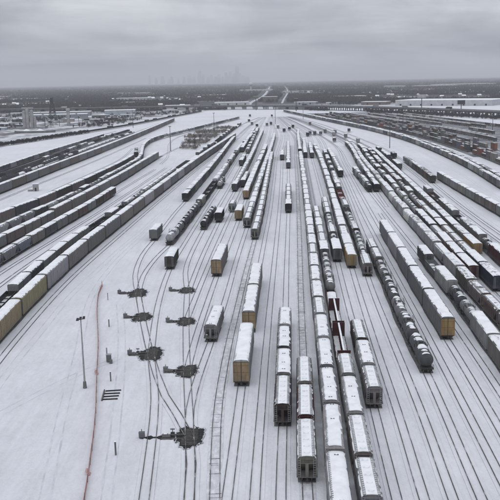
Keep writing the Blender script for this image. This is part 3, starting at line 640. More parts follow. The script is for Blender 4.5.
def string(track, y0, y1, cars, phrase, group, cover=0.8, colours=None, endcol=None, gap=0.0):
    """a string of coupled cars along a track from its near end at y0; cars: explicit list of (kind, colour) first, then random picks"""
    P = CURVE[track]; d = np.concatenate([[0], np.cumsum(np.linalg.norm(np.diff(P, axis=0), axis=1))])
    at = lambda s: (float(np.interp(s, d, P[:, 0])), float(np.interp(s, d, P[:, 1])))
    s = float(np.interp(y0, P[:, 1], d)); s_first = s; i = 0; n = 0; rr = random.Random(phrase)
    while True:
        if i < len(cars): k, c = cars[i][:2]; ec = cars[i][2] if len(cars[i]) > 2 else endcol
        elif colours: k, c = rr.choice(colours); ec = endcol
        else: break
        i += 1; L = PROTO[k]['L']
        a = at(s + .5); b = at(s + L - .5); s += L
        if s > d[-1]: break
        if b[1] > y1 and (colours and i > len(cars)): break
        x, y = (a[0] + b[0]) / 2, (a[1] + b[1]) / 2
        if not any(in_view(px, py, z) for px, py in (a, b, (x, y)) for z in (0.5, 4.5)): continue
        n += 1; nm = NAME.get(k, k); NC[nm] = NC.get(nm, 0) + 1
        place_car(k, c, x, y, math.atan2(b[1] - a[1], b[0] - a[0]), f'{c} {KIND[k]}, {ordinal(n)} from near end of {phrase}', group, cover, ec)
    q = np.arange(s_first + 1.2, min(s, d[-1]) - 1.2, 6.0)
    if len(q) > 2:
        V = np.stack([np.interp(q, d, P[:, 0]), np.interp(q, d, P[:, 1])], 1)
        V = np.array([v for v in V if v[1] < 760])
        if len(V) > 2:
            w_ = 1.5 + .12 * np.sin(q[:len(V)] * .8)
            T_ = np.gradient(V, axis=0); T_ /= np.linalg.norm(T_, axis=1)[:, None]; Nn = np.stack([T_[:, 1], -T_[:, 0]], 1)
            o = MB().grid([[(*(v - n_ * a), .116), (*(v + n_ * a), .116)] for v, n_, a in zip(V, Nn, w_)]).obj('dark_ballast', 'contact_shade_ballast'); tag(o, kind='structure')  # snow-free strip under the cars, painted dark to deepen their contact shade

A = 'autorack'; B = 'boxcar'; LB = 'long_boxcar'; H = 'covered_hopper'; PH = 'plain_hopper'; PM = 'mid_hopper'; SH = 'small_hopper'; T = 'tank_car'; LT = 'long_tank'; GO = 'gondola'; F = 'flat_car'; CB = 'centre_beam_car'
# ---- left yard
string('autorack_left', 158, 935, [(A, 'taupe'), (A, 'faded yellow'), (A, 'faded yellow'), (A, 'light grey')], 'the long autorack train at left', 'long autorack train', .95, [(A, 'grey'), (A, 'grey'), (A, 'light grey'), (A, 'taupe')], 'taupe')
string('behind_autorack', 200, 1190, [(GO, 'black'), (GO, 'black'), (B, 'grey'), (B, 'dark grey'), (B, 'grey'), (B, 'taupe'), (B, 'grey'), (B, 'grey'), (GO, 'black'), (GO, 'black'), (B, 'grey'), (GO, 'black'), (H, 'grey'), (T, 'dark grey'), (T, 'grey'), (H, 'light grey'), (H, 'light grey'), (H, 'grey'), (H, 'light grey'), (H, 'light grey'), (H, 'grey')],
       'the mixed string behind autoracks', 'mixed string behind the autoracks', .85, [(GO, 'black'), (GO, 'dark grey'), (H, 'grey'), (F, 'dark grey'), (GO, 'dark grey')])
string('left_d', 250, 478, [(H, 'grey'), (H, 'blue-grey'), (H, 'grey'), (H, 'blue-grey'), (B, 'taupe'), (B, 'dark grey'), (B, 'grey'), (B, 'dusty brown'), (B, 'brown'), (B, 'grey'), (B, 'dark brown'), (B, 'brown'), (B, 'dark brown')], 'the short row of hoppers', 'short row of hoppers and boxcars', .85)
string('left_c', 280, 700, [(LB, 'taupe'), (LB, 'grey'), (LB, 'dusty brown'), (LB, 'taupe'), (LB, 'grey')], 'the taupe string ending at the curve', 'taupe string ending at the curve', .92, [(A, 'taupe'), (A, 'grey')])
string('left_b', 300, 1395, [], 'the hopper train bending right', 'hopper train bending right', .85, [(H, 'light grey'), (H, 'grey'), (H, 'blue-grey'), (B, 'grey'), (T, 'grey'), (B, 'dark grey')])
string('left_a', 330, 690, [], 'the dark-sided train', 'dark-sided train', .95, [(A, 'dark grey'), (A, 'dusty brown'), (A, 'dark brown')], 'dark grey')
string('left_a', 702, 765, [(B, 'black'), (B, 'dark grey'), (B, 'black')], 'the dark cut at the curve', 'dark cut at the curve', .45)
string('autorack_far', 415, 1365, [], 'the tall far-left train', 'tall grey train at far left', .92, [(A, 'grey'), (A, 'taupe'), (A, 'dusty brown'), (A, 'grey')], 'taupe')
string('flats_c', 480, 1060, [], 'the speckled row behind tall cars', 'speckled low rows', .62, [(F, 'dark grey'), (F, 'brown'), (GO, 'dark grey'), (T, 'dark grey')])
string('flats_b', 500, 1095, [], 'the farther speckled row', 'speckled low rows', .66, [(F, 'dark grey'), (GO, 'black'), (GO, 'dark grey'), (H, 'grey')])
string('flats_a', 540, 975, [], 'the outermost low row', 'outermost low row', .92, [(B, 'dark grey'), (B, 'grey'), (B, 'dark grey')])
string('gondola_far', 1078, 1755, [], 'the dark train below the highway', 'dark train below the highway', .35, [(GO, 'black'), (GO, 'black'), (B, 'black')])
# ---- middle left
string('box_black', 430, 885, [(B, 'black'), (LB, 'dark grey'), (LB, 'grey'), (LB, 'grey'), (LB, 'dark grey')], 'the string headed by a black boxcar', 'string headed by a black boxcar', .72, [(LB, 'grey'), (LB, 'grey'), (B, 'dark grey'), (LB, 'taupe')])
string('box_black', 322, 345, [(B, 'grey')], 'the lone-car track above the switches', 'lone cars on the ladder tracks', .9)
string('tanks_left', 312, 1050, [(LT, 'light grey'), (T, 'dark grey'), (T, 'black'), (T, 'dark grey'), (T, 'black'), (T, 'dark grey'), (PH, 'taupe'), (GO, 'black'), (GO, 'black'), (GO, 'black'), (GO, 'black'), (PH, 'white'), (PH, 'light grey')],
       'the tank and gondola string', 'tank and gondola string', .85, [(PH, 'light grey'), (H, 'light grey'), (H, 'grey'), (T, 'dark grey'), (GO, 'black')])
string('brown_single', 270, 290, [(B, 'dark brown')], 'the single-car siding by switch heaters', 'lone cars on the ladder tracks', .95)
string('brown_single', 480, 520, [(T, 'light grey'), (T, 'dark grey')], 'the short cut beside black gondolas', 'short cut beside black gondolas', .8)
string('brown_single', 730, 1050, [], 'the far-off cut left of centre', 'far cut left of centre', .8, [(H, 'grey'), (B, 'dark grey'), (H, 'light grey')])
string('pair_tanks', 344, 400, [(T, 'black'), (T, 'black'), (T, 'dark grey')], 'the black tank cut', 'black tank cut', .8)
string('pair_tanks', 610, 700, [(B, 'dark grey'), (H, 'grey'), (B, 'dark grey')], 'the short dark cut', 'short dark cut amid hoppers', .7)
string('pair_tanks', 715, 1050, [], 'the far mixed row above short cut', 'far mixed row', .8, [(H, 'light grey'), (B, 'grey'), (T, 'dark grey')])
string('dark_box', 362, 380, [(B, 'black')], 'the stub beside black tank cars', 'lone cars on the ladder tracks', .8)
string('dark_box', 466, 1004, [(B, 'dark grey'), (H, 'light grey')], 'the grey-headed string', 'grey-headed string', .92, [(H, 'light grey'), (H, 'grey'), (PH, 'light grey')])
string('short_hopper', 390, 408, [(SH, 'light grey')], 'the stub beside tan boxcar', 'lone cars on the ladder tracks', .75)
string('short_hopper', 484, 560, [(B, 'dark grey'), (H, 'grey'), (H, 'grey')], 'the three-car cut in mid yard', 'three-car cut in mid yard', .9)
string('tan_single', 258, 290, [(A, 'taupe', 'tan')], 'the lone autorack siding', 'lone cars on the ladder tracks', .78)
string('tan_single', 366, 392, [(LB, 'tan')], 'the stub left of long hoppers', 'lone cars on the ladder tracks', .9)
string('tan_single', 434, 764, [(LB, 'tan'), (LB, 'grey')], 'the boxcar string with tan end', 'boxcar string with tan end', .95, [(LB, 'light grey'), (LB, 'grey'), (H, 'light grey')])
string('grey_single', 190, 212, [(PH, 'grey')], 'the lone hopper siding', 'lone cars on the ladder tracks', .95)
string('grey_single', 347, 940, [(H, 'grey')], 'the hopper string left of centre', 'hopper string left of centre', .92, [(H, 'light grey'), (PH, 'light grey'), (H, 'grey'), (PH, 'grey')])
string('tie_track', 320, 695, [(H, 'taupe')], 'the slatted-roof string at centre', 'slatted-roof string at centre', .82, [(H, 'grey'), (H, 'taupe'), (H, 'dark grey')])
string('autorack_mid', 160, 190, [(A, 'light grey', 'tan')], 'the tan-ended autorack cut', 'tan-ended autorack cut', .95)
string('autorack_mid', 197, 256, [(A, 'light grey', 'tan'), (A, 'light grey', 'tan')], 'the autorack pair behind tan end', 'autorack pair behind tan end', .95)
# ---- centre
string('hoppers_short', 139.5, 212, [(H, 'dark brown'), (PM, 'grey'), (PM, 'dark grey'), (PM, 'light grey')], 'the four-car cut at centre', 'four-car hopper cut', 1.0)
string('hoppers_short', 385, 482, [(B, 'black'), (H, 'grey'), (H, 'dark grey'), (H, 'dark grey'), (SH, 'grey')], 'the black-ended centre cut', 'black-ended centre cut', .9)
string('hoppers_short', 585, 810, [(B, 'dark grey')], 'the distant centre cut', 'distant centre cut', .85, [(H, 'grey'), (H, 'light grey')])
string('centre_empty', 648, 760, [(B, 'dark grey'), (B, 'dark brown'), (H, 'grey')], 'the far stub left of centre', 'far stub left of centre', .7)
string('dirty', 118, 170, [(H, 'taupe'), (H, 'dark red'), (H, 'taupe')], 'the front hopper cut', 'front hopper cut', .82)
string('hoppers_long', 83, 690, [(PH, 'light grey'), (PH, 'light grey'), (PH, 'white'), (PH, 'light grey'), (PH, 'grey'), (PH, 'light grey')], 'the longest hopper string', 'longest hopper string', 1.0, [(PH, 'light grey'), (H, 'light grey'), (PH, 'grey')])
string('hoppers_long', 700, 1005, [(B, 'black')], 'the far cut beyond the hoppers', 'far cut beyond the hoppers', .9, [(H, 'light grey'), (H, 'grey')])
string('centrebeam', 105.5, 420, [(SH, 'grey'), (H, 'taupe'), (PH, 'light grey'), (SH, 'grey'), (CB, 'dark red'), (CB, 'dark red'), (F, 'red'), (T, 'grey'), (T, 'light grey'), (T, 'grey'), (B, 'dark grey'), (H, 'light grey'), (H, 'grey'), (PH, 'light grey'), (H, 'grey'), (H, 'light grey')], 'the centre-beam string', 'centre-beam string', .92)
string('centrebeam', 665, 840, [(B, 'dark blue'), (B, 'grey')], 'the far blue-ended cut', 'far blue-ended cut', .85, [(H, 'light grey'), (B, 'grey')])
string('near_hoppers', 147, 202, [(SH, 'taupe'), (PM, 'light grey'), (H, 'dark brown')], 'the grey-ended hopper cut', 'grey-ended hopper cut', .95)
string('near_hoppers', 276, 420, [(LB, 'dark grey'), (T, 'grey'), (H, 'grey'), (T, 'light grey'), (T, 'grey'), (H, 'grey'), (H, 'light grey'), (H, 'grey')], 'the dark-ended string', 'dark-ended string', .85)
string('near_hoppers', 660, 790, [(B, 'dark grey'), (H, 'grey')], 'the far dark-ended cut', 'far dark-ended cut', .8, [(H, 'light grey'), (B, 'grey')])
string('yellow_end', 266, 765, [(LB, 'yellow')], 'the string with the yellow boxcar', 'string with the yellow boxcar', .97, [(PH, 'light grey'), (LB, 'light grey'), (PH, 'grey')])
string('red_mixed', 254, 705, [(H, 'taupe'), (T, 'grey'), (T, 'light grey'), (T, 'grey'), (SH, 'dark brown'), (T, 'light grey'), (T, 'grey'), (GO, 'dark grey'), (H, 'light grey'), (T, 'light grey'), (GO, 'red'), (GO, 'red'), (H, 'grey')], 'the red-gondola string', 'mixed string with red gondolas', .72, [(GO, 'dark grey'), (H, 'grey'), (B, 'dark grey'), (H, 'light grey')])
string('tanks_right', 165.5, 300, [(LT, 'dark grey'), (LT, 'dark grey'), (T, 'grey'), (T, 'dark grey'), (T, 'dark grey'), (T, 'grey'), (H, 'taupe'), (H, 'dark grey')], 'the dark tank train', 'dark tank train', .7)
string('tanks_right', 525, 710, [(B, 'black'), (H, 'grey')], 'the black-ended row', 'black-ended row right of centre', .8, [(H, 'light grey'), (B, 'dark grey'), (H, 'grey')])
# ---- right yard
string('autorack_right', 188, 342, [(A, 'grey', 'yellow'), (A, 'grey'), (A, 'grey'), (A, 'light grey'), (A, 'grey')], 'the yellow-ended autorack train', 'yellow-ended autorack train', .97)
string('mixed_right', 158, 300, [(LB, 'taupe'), (LB, 'light grey'), (T, 'grey'), (T, 'dark grey'), (LB, 'light grey'), (GO, 'grey'), (B, 'dark grey')], 'the row right of autoracks', 'row right of the autoracks', .72)
string('mixed_right', 452, 600, [(T, 'black'), (H, 'light grey'), (H, 'grey'), (T, 'grey'), (H, 'light grey'), (B, 'grey')], 'the tank-ended cut', 'tank-ended cut', .8)
string('right_hopper_pair', 452, 790, [(B, 'black'), (H, 'grey')], 'the row beside tank-ended cut', 'black-ended row', .75, [(H, 'light grey'), (H, 'grey'), (B, 'dark grey')])
string('brown_hoppers', 165, 790, [(H, 'dark brown'), (H, 'dusty brown'), (H, 'brown'), (H, 'dusty brown'), (B, 'dusty brown')], 'the dusty brown hopper string', 'dusty brown hopper string', .62, [(PH, 'light grey'), (PH, 'white'), (LB, 'light grey')])
string('brown_box', 246, 765, [(LB, 'dark red'), (LB, 'brown'), (LB, 'taupe'), (H, 'light grey')], 'the dark red boxcar string', 'dark red boxcar string', .95, [(T, 'light grey'), (H, 'light grey'), (T, 'grey'), (LB, 'dark grey')])
string('dark_tank_end', 232, 715, [(LB, 'dark blue'), (LB, 'dark grey'), (H, 'taupe'), (H, 'taupe')], 'the blue-ended string', 'blue-ended string', .68, [(H, 'dusty brown'), (B, 'brown'), (LB, 'taupe'), (T, 'grey')])
string('yellow_box', 280, 705, [(LB, 'yellow'), (LB, 'taupe')], 'the right string with yellow end', 'right string with yellow end', .68, [(LB, 'taupe'), (LB, 'grey'), (LB, 'dusty brown')])
string('red_box', 262, 470, [(LB, 'dark red'), (T, 'dark grey'), (LB, 'taupe'), (LB, 'grey'), (GO, 'black'), (LB, 'grey'), (LB, 'taupe'), (GO, 'dark grey'), (GO, 'dark brown'), (B, 'grey')], 'the right string with red end', 'right string with red end', .66)
string('red_box', 560, 720, [], 'the far row behind red-ended string', 'far right rows', .7, [(B, 'dark grey'), (H, 'grey'), (GO, 'dark brown')])
string('dark_boxes', 486, 660, [(B, 'dark brown'), (B, 'brown'), (B, 'dark grey'), (B, 'dark brown'), (B, 'dark grey'), (H, 'light grey'), (H, 'grey'), (H, 'grey')], 'the dark boxcar cut at right', 'dark boxcar cut', .55)
string('right_open', 640, 672, [(B, 'black')], 'the track left of dark boxcars', 'far right rows', .6)
string('grey_boxes', 330, 515, [], 'the grey boxcar row at right edge', 'grey boxcar row', .85, [(LB, 'dusty brown'), (LB, 'grey'), (LB, 'taupe')])
string('boundary', 410, 1660, [], 'the long grey boundary train', 'long grey boundary train', .7, [(LB, 'light grey'), (LB, 'grey'), (LB, 'taupe'), (LB, 'dark grey'), (H, 'grey'), (LB, 'blue-grey')])
string('boundary_b', 430, 1470, [], 'the row behind the boundary train', 'row behind the boundary train', .6, [(H, 'blue-grey'), (B, 'dark grey'), (H, 'dark grey'), (B, 'dusty brown')])
print('cars', NC)

# ------------------------------------------------------------------ loose cars in the yard throat
loose = [(4.7, 1459, 'dark grey'), (2.5, 1281, 'dark grey'), (6.5, 1191, 'grey'), (12.8, 1136, 'dark blue'), (26.8, 1156, 'taupe'), (33, 1180, 'dark grey'), (42, 1441, 'brown'), (39.5, 1090, 'grey'), (44, 1013, 'dark blue'),
         (52, 1045, 'dark grey'), (59, 1094, 'black'), (66, 925, 'dark blue'), (70.4, 950, 'blue-grey'), (75.5, 946, 'dark grey'), (82, 944, 'grey'), (90, 977, 'taupe'), (94.5, 923, 'light grey'), (99.5, 957, 'grey'), (86, 834, 'taupe'), (103.5, 888, 'grey'), (118.9, 987, 'dark grey'), (106.7, 813, 'light grey'), (86, 1159, 'dusty brown')]
loose.sort(key=lambda q: q[0] / q[1])
for i, (x, y, c) in enumerate(loose):
    place_car(B if i % 3 else H, c, x, y, R(90) - math.atan2(x - 30, 900), f'{c} car standing loose in the yard throat, {ordinal(i + 1)} from the left', 'loose cars in the yard throat', .6, level=1)

pad = CURVE['boundary']; pad = np.array([p for p in pad if 640 < p[1] < 1560])
o = MB().grid([[(*p, .012) for p in row] for row in zip(offset_curve(pad, 20), offset_curve(pad, 60), offset_curve(pad, 110), offset_curve(pad, 170))]).obj('container_yard', 'yard_slush'); tag(o, kind='structure')
# ------------------------------------------------------------------ container rows beyond the boundary train
CM = {}
for st in (1, 2):
    me, top = container(st); CM[st] = (me, snow_sheet([(-1.2, top - .01), (-.9, top), (0, top), (.9, top), (1.2, top - .01)], -6.05, 6.05, 8, .02, .06, st, .1).mesh('snow_cover', 'roof_snow', True))
wc = MB()
for s in (-1, 1): wc.box(-6.6, 6.6, min(s * 1.3, s * 1.42), max(s * 1.3, s * 1.42), .55, 1.35)
wc.box(-6.4, 6.4, -1.3, 1.3, .6, .8)
for s in (-1, 1): wc.box(min(s * 6.4, s * 7.3), max(s * 6.4, s * 7.3), -1.2, 1.2, .85, 1.25)
wc = wc.mesh('well_car', 'paint')
tr = MB(); tr.box(-7, 7, -1.28, 1.28, 1.15, 4.0)
for i in range(20):
    x = -6.8 + i * .7
    for s in (-1, 1): tr.box(x, x + .1, min(s * 1.28, s * 1.31), max(s * 1.28, s * 1.31), 1.2, 3.95)
tr = tr.mesh('body', 'paint')
trs = snow_sheet([(-1.27, 3.99), (-.9, 4.0), (0, 4.0), (.9, 4.0), (1.27, 3.99)], -6.95, 6.95, 8, .02, .07, 4, .1).mesh('snow_cover', 'roof_snow', True)
trw = MB()
for x in (-5.6, -4.4):
    for y in (-1.0, 1.0): trw.cyl((x, y - .22, .5), (x, y + .22, .5), .5, .5, 10)
trw = trw.mesh('wheel', 'dark_steel')
trl = MB()
for y in (-.9, .9): trl.box(4.4, 4.55, y - .08, y + .08, 0, 1.15)
trl = trl.mesh('landing_leg', 'dark_steel')
CC = ['orange', 'brown', 'grey', 'blue-grey', 'dusty brown', 'dark grey', 'dark grey', 'dusty brown', 'dark brown', 'dark grey', 'brown', 'grey', 'taupe']
def row_positions(track, y0, y1, step):
    P = CURVE[track]; d = np.concatenate([[0], np.cumsum(np.linalg.norm(np.diff(P, axis=0), axis=1))]); s = float(np.interp(y0, P[:, 1], d)); e_ = float(np.interp(y1, P[:, 1], d))
    while s < e_:
        a = (np.interp(s, d, P[:, 0]), np.interp(s, d, P[:, 1])); b = (np.interp(s + 1, d, P[:, 0]), np.interp(s + 1, d, P[:, 1]))
        yield float(a[0]), float(a[1]), math.atan2(b[1] - a[1], b[0] - a[0]); s += step
rowname = {'stack_a': 'the nearest container row', 'stack_b': 'the second container row', 'stack_c': 'the third container row', 'stack_d': 'the fourth container row'}
for tk, y0, y1, fill in (('stack_a', 470, 1480, .97), ('stack_b', 640, 1480, .95), ('stack_c', 700, 1460, .9), ('stack_d', 860, 1460, .92)):
    n = 0
    for x, y, a in row_positions(tk, y0, y1, 14.9):
        if not in_view(x, y, 3) or random.random() > fill: continue
        n += 1; col = random.choice(CC); st = 2 if random.random() < .35 else 1
        w = link('well_car', wc, None, (x, y, .1)); w.rotation_euler = (0, 0, a); w.color = (*C['dusty brown'], 1); tag(w, f'low well car under the {ordinal(n)} load in {rowname[tk]}', 'well car', 'well cars under containers')
        o = link('container', CM[st][0], None, (x, y, 0.0), (*[q * random.uniform(.8, 1.1) for q in C[col]], 1)); o.rotation_euler = (0, 0, a)
        tag(o, f'{col} {"double-stacked shipping containers" if st == 2 else "shipping container"}, {ordinal(n)} from near end of {rowname[tk]}', 'container', 'containers beyond the boundary train')
        link('snow_cover', CM[st][1], o, None, (.25, .25, .25, .45))
n = 0
trn = {'stack_e': 'first', 'stack_f': 'second', 'stack_g': 'third', 'stack_h': 'fourth', 'stack_i': 'fifth', 'stack_j': 'sixth'}
for tk, y0, y1, fill in (('stack_e', 800, 1460, .85), ('stack_f', 850, 1460, .9), ('stack_g', 900, 1440, .85), ('stack_h', 930, 1420, .8), ('stack_i', 950, 1400, .85), ('stack_j', 990, 1400, .8)):
    n = 0
    for x, y, a in row_positions(tk, y0, y1, 16.5):
        if not in_view(x, y, 3) or math.sin(y * .013 + len(tk) * 3 + x * .02) > fill * 1.6 - .5: continue
        n += 1; col = random.choice(['grey', 'white', 'dusty brown', 'light grey', 'dark grey', 'dusty brown', 'brown', 'grey', 'dark grey'])
        t = empty('trailer', (x, y, 0), a); tag(t, f'{col} box trailer, {ordinal(n)} from near end of the {trn[tk]} trailer row', 'trailer', 'trailers in the container yard')
        link('body', tr, t, None, (*C[col], 1)); link('snow_cover', trs, t, None, (.3, .3, .3, .62)); link('wheel', trw, t); link('landing_leg', trl, t)

# ------------------------------------------------------------------ switch heaters: bare wet ballast, switch machines, rods
def heater(x, y, w, l, tail, seed):
    rr = random.Random(seed); n = 96; ph = [rr.uniform(0, 6.3) for _ in range(6)]
    R_ = []
    for i in range(n):
        a = 2 * math.pi * i / n; R_.append(1 + .08 * math.sin(3 * a + ph[0]) + .06 * math.sin(5 * a + ph[1]) + .06 * math.sin(11 * a + ph[2]) + .03 * math.sin(19 * a + ph[4]) + rr.uniform(-.025, .025))
    def ring(k, z, jit=.0):
        o = []
        for i in range(n):
            a = 2 * math.pi * i / n; c_, s_ = math.cos(a), math.sin(a); q = R_[i] * k + rr.uniform(-jit, jit)
            o.append((math.copysign(abs(c_) ** .8, c_) * w / 2 * q, math.copysign(abs(s_) ** .8, s_) * l / 2 * q, z + rr.uniform(-.008, .008)))
        return o
    def disc(b, rings):
        o_ = len(b.v); b.v += [p for q in rings for p in q] + [(0, 0, rings[-1][0][2])]; m_ = len(rings)
        for k in range(m_ - 1):
            for i in range(n): b.f.append((o_ + k * n + i, o_ + k * n + (i + 1) % n, o_ + (k + 1) * n + (i + 1) % n, o_ + (k + 1) * n + i))
        for i in range(n): b.f.append((o_ + (m_ - 1) * n + i, o_ + (m_ - 1) * n + (i + 1) % n, o_ + m_ * n))
    b = MB(); disc(b, [ring(1.0, .128), ring(.92, .138), ring(.7, .148), ring(.4, .152)])
    rows = []; m_ = 26
    for i in range(m_ + 1):
        xx = -w * .38 - tail * i / m_; h2 = (.5 + .3 * math.sin(i * .9 + ph[3]) + rr.uniform(-.12, .25)) * (1.0 if i < m_ - 1 else .5); rows.append([(xx, -h2, .126), (xx, h2 * .9, .126)])
    b.grid(rows)
    for _ in range(26):       # crumbs of bare stone around the rim
        a = rr.uniform(0, 6.28); q = rr.uniform(1.02, 1.25); cx, cy = math.cos(a) * w / 2 * q, math.sin(a) * l / 2 * q; e_ = rr.uniform(.06, .2)
        b.add([(cx + e_ * math.cos(t) * rr.uniform(.6, 1.3), cy + e_ * 1.6 * math.sin(t) * rr.uniform(.6, 1.3), .130) for t in np.linspace(0, 5.2, 6)], [(0, 1, 2, 3, 4, 5)])
    o = b.obj('dark_ballast', 'wet_ballast'); o.location = (x, y, 0); tag(o, kind='structure')
    sb = MB(); disc(sb, [ring(1.10, .118, .02), ring(1.0, .121)])
    link('slush', sb.mesh('slush', 'slush'), o)
    for k in range(int(l / .62) - 2):
        yy = -l / 2 + 1.0 + k * .62; link('sleeper', SLP, o, (rr.uniform(-.15, .15), yy, 0))
    return o
SLP = MB().box(-1.35, 1.35, -.11, .11, .13, .175).mesh('sleeper', 'timber')
HT = [(-33.4, 240, 4.6, 8.0, 4.0, 'beside the curving leftmost lead'), (-29, 214, 4.4, 6.5, 3.0, 'second up the left-hand lead'), (-23.1, 183, 4.6, 7.5, 3.4, 'largest on the left-hand lead'), (-11.2, 137, 4.2, 6.6, 7.0, 'nearest, where both leads part'),
      (-19, 242, 4.0, 6.0, 3.6, 'topmost on the inner lead'), (-17, 209, 3.9, 6.2, 3.4, 'midway up the inner lead'), (-14.1, 171, 4.0, 6.2, 3.2, 'lowest on the inner lead')]
mach = MB().box(-.75, .75, -.3, .3, .1, .2); mach.loft([[(x, -.26, .2), (x, .26, .2), (x, .26, .2 + h), (x, -.26, .2 + h)] for x, h in ((-.7, .3), (-.5, .45), (.2, .45), (.3, .32), (.7, .3))]); mach = mach.mesh('machine_case', 'concrete_dark')
mlid = MB().box(-.45, .15, -.2, .2, .655, .72).mesh('lid', 'snow')
rod = MB().box(.7, 3.4, -.05, .05, .26, .32).box(.7, 3.1, .28, .36, .22, .28).mesh('throw_rod', 'dark_steel')
plate = MB().box(-.9, 3.2, -1.0, -.72, .09, .17).box(-.9, 3.2, .72, 1.0, .09, .17).mesh('tie_plate', 'timber')
hc = MB().box(-.5, .5, -.35, .35, .1, 1.0); hc.loft([[(-.55, -.4, 1.0), (.55, -.4, 1.0), (.55, .4, 1.0), (-.55, .4, 1.0)], [(-.3, -.1, 1.15), (.3, -.1, 1.15), (.3, .1, 1.15), (-.3, .1, 1.15)]]); hc.cyl((0, 0, 1.1), (0, 0, 1.6), .07, .07, 6); hc = hc.mesh('cabinet', 'concrete_dark')
stk = MB()
for i in range(7): stk.box(-1.35, 1.35, -2.6 + i * .85, -2.36 + i * .85, .066, .13)
stk = stk.mesh('sleepers', 'timber')
for i, (x, y, w, l, tail, ph) in enumerate(HT):
    heater(x, y, w * 1.12, l * 1.25, tail, 40 + i)
    t = empty('switch_machine', (x - w * .3 - min(tail, 3.2) + .3, y + .2, 0)); tag(t, f'grey switch machine in melted ballast, {ph}', 'switch machine', 'heated switches on the leads')
    mo = link('machine_case', mach, t); link('lid', mlid, mo); link('throw_rod', rod, t); link('tie_plate', plate, t)
    hcab = empty('heater_cabinet', (x - w * .3 - tail - .2, y + .3, 0)); tag(hcab, f'small grey heater cabinet at the switch {ph}', 'cabinet', 'heater cabinets')
    link('cabinet', hc, hcab)
    if i in (2, 3):
        g = empty('switch_stand', (x - w * .3 - 1.9, y + 1.6, 0)); tag(g, f'low switch stand beside the switch {ph}', 'switch stand', 'switch stands')
        MB().box(-.35, .35, -.25, .25, .05, .3).cyl((0, 0, .3), (0, 0, .95), .06, .06, 6).obj('stand', 'dark_steel', g); MB().box(-.4, .4, -.03, .03, .75, 1.05).obj('target', 'grey_steel', g)

# ------------------------------------------------------------------ snow fence, lamp pole, posts, sleeper stack, hut
FP = spline([(-46.2, 252), (-45.6, 249), (-45.0, 240), (-42.4, 222), (-36.7, 191), (-33, 168), (-29.4, 146), (-26.9, 127), (-25.2, 112)], 2.6)
ff = empty('snow_fence', (FP[0][0], FP[0][1], 0)); tag(ff, 'faded red plastic snow fence snaking across the open snow', 'snow fence')
o0 = FP[0]; fb = MB(); rr = random.Random(9); rows = []
for i, p in enumerate(FP):
    hgt = 1.0 + rr.uniform(-.18, .12); sag = rr.uniform(-.08, .08); rows.append([(p[0] - o0[0], p[1] - o0[1], .02), (p[0] - o0[0] + sag, p[1] - o0[1], hgt * .5), (p[0] - o0[0], p[1] - o0[1], hgt)])
# net: horizontal straps and uprights rather than a solid band
for i in range(len(rows) - 1):
    for f_ in (.12, .3, .48, .66, .84, 1.0):
        h0 = rows[i][2][2] * f_; h1 = rows[i + 1][2][2] * f_
        fb.bar((rows[i][0][0], rows[i][0][1], h0), (rows[i + 1][0][0], rows[i + 1][0][1], h1), .03, .09)
    for k in range(6):
        t_ = k / 6; a = [rows[i][0][j] * (1 - t_) + rows[i + 1][0][j] * t_ for j in range(2)]; hh = rows[i][2][2] * (1 - t_) + rows[i + 1][2][2] * t_
        fb.box(a[0] - .05, a[0] + .05, a[1] - .05, a[1] + .05, .02, hh)
fb.obj('netting', 'fence_net', ff)
st_ = MB().cyl((0, 0, 0), (0, 0, 1.35), .035, .03, 6).mesh('stake', 'timber')
for p in FP[::2]: link('stake', st_, ff, (p[0] - o0[0] + .08, p[1] - o0[1], 0))
for q in (30, 47):   # a sagging fold of netting
    p = FP[q]; MB().grid([[(p[0] - o0[0] - .5 + a * .9, p[1] - o0[1] + b * .5 - a * .3, .03 + (1 - a) * (.9 + .25 * b) * (.6 + .4 * math.sin(a * 5))) for a in (0, .35, .7, 1)] for b in (-1, 0, 1)]).obj('loose_netting', 'fence_net', ff)


lp = empty('lamp_pole', (-34.4, 162.3, 0)); tag(lp, 'tall grey floodlight pole with small lamp head beside the snow fence', 'lamp pole')
MB().cyl((0, 0, 0), (0, 0, 1.4), .42, .32, 10).obj('footing', 'concrete_dark', lp)
MB().cyl((0, 0, 1.4), (0, 0, 14.6), .20, .11, 10).obj('pole', 'grey_steel', lp)
MB().bar((-.75, 0, 14.45), (.75, 0, 14.7), .1).obj('crossarm', 'grey_steel', lp)
hd = MB(); hd.loft([[(-.28, -.45, .0), (.28, -.45, .0), (.22, .2, .36), (-.22, .2, .36)], [(-.28, -.38, -.1), (.28, -.38, -.1), (.22, .3, .26), (-.22, .3, .26)]]); hd = hd.mesh('lamp_head', 'dark_steel')
for x, z in ((-.62, 14.5), (.0, 14.75), (.66, 14.85)): link('lamp_head', hd, lp, (x, 0, z))

for (x, y, h, w, lab) in ((-41.2, 233, 2.2, .16, 'thin dark marker post at the head of the fence'), (-36.5, 206, 2.0, .26, 'short dark post midway along the snow fence'), (-29.7, 166, 2.1, .24, 'dark marker post just above the stacked sleepers'), (-23.2, 130.5, 2.4, .26, 'grey post standing alone left of the nearest switch')):
    p = empty('marker_post', (x, y, 0)); tag(p, lab, 'post', 'marker posts by the fence')
    MB().box(-w / 2, w / 2, -w / 2, w / 2, 0, h).obj('post', 'concrete_dark', p); MB().box(-w * .75, w * .75, -w * .75, w * .75, h, h + .06).obj('snow_cap', 'snow', p)
sc = empty('signal_cabinet', (-32.1, 178.3, 0)); tag(sc, 'small grey relay cabinet with a post beside the snow fence', 'cabinet')
MB().box(-.45, .55, -.4, .4, .15, 1.75).obj('case', 'concrete_dark', sc); MB().box(-.55, .65, -.48, .48, 1.75, 1.84).obj('lid', 'grey_steel', sc); MB().box(-.5, -.46, -.3, .3, .3, 1.6).obj('door', 'grey_steel', sc)
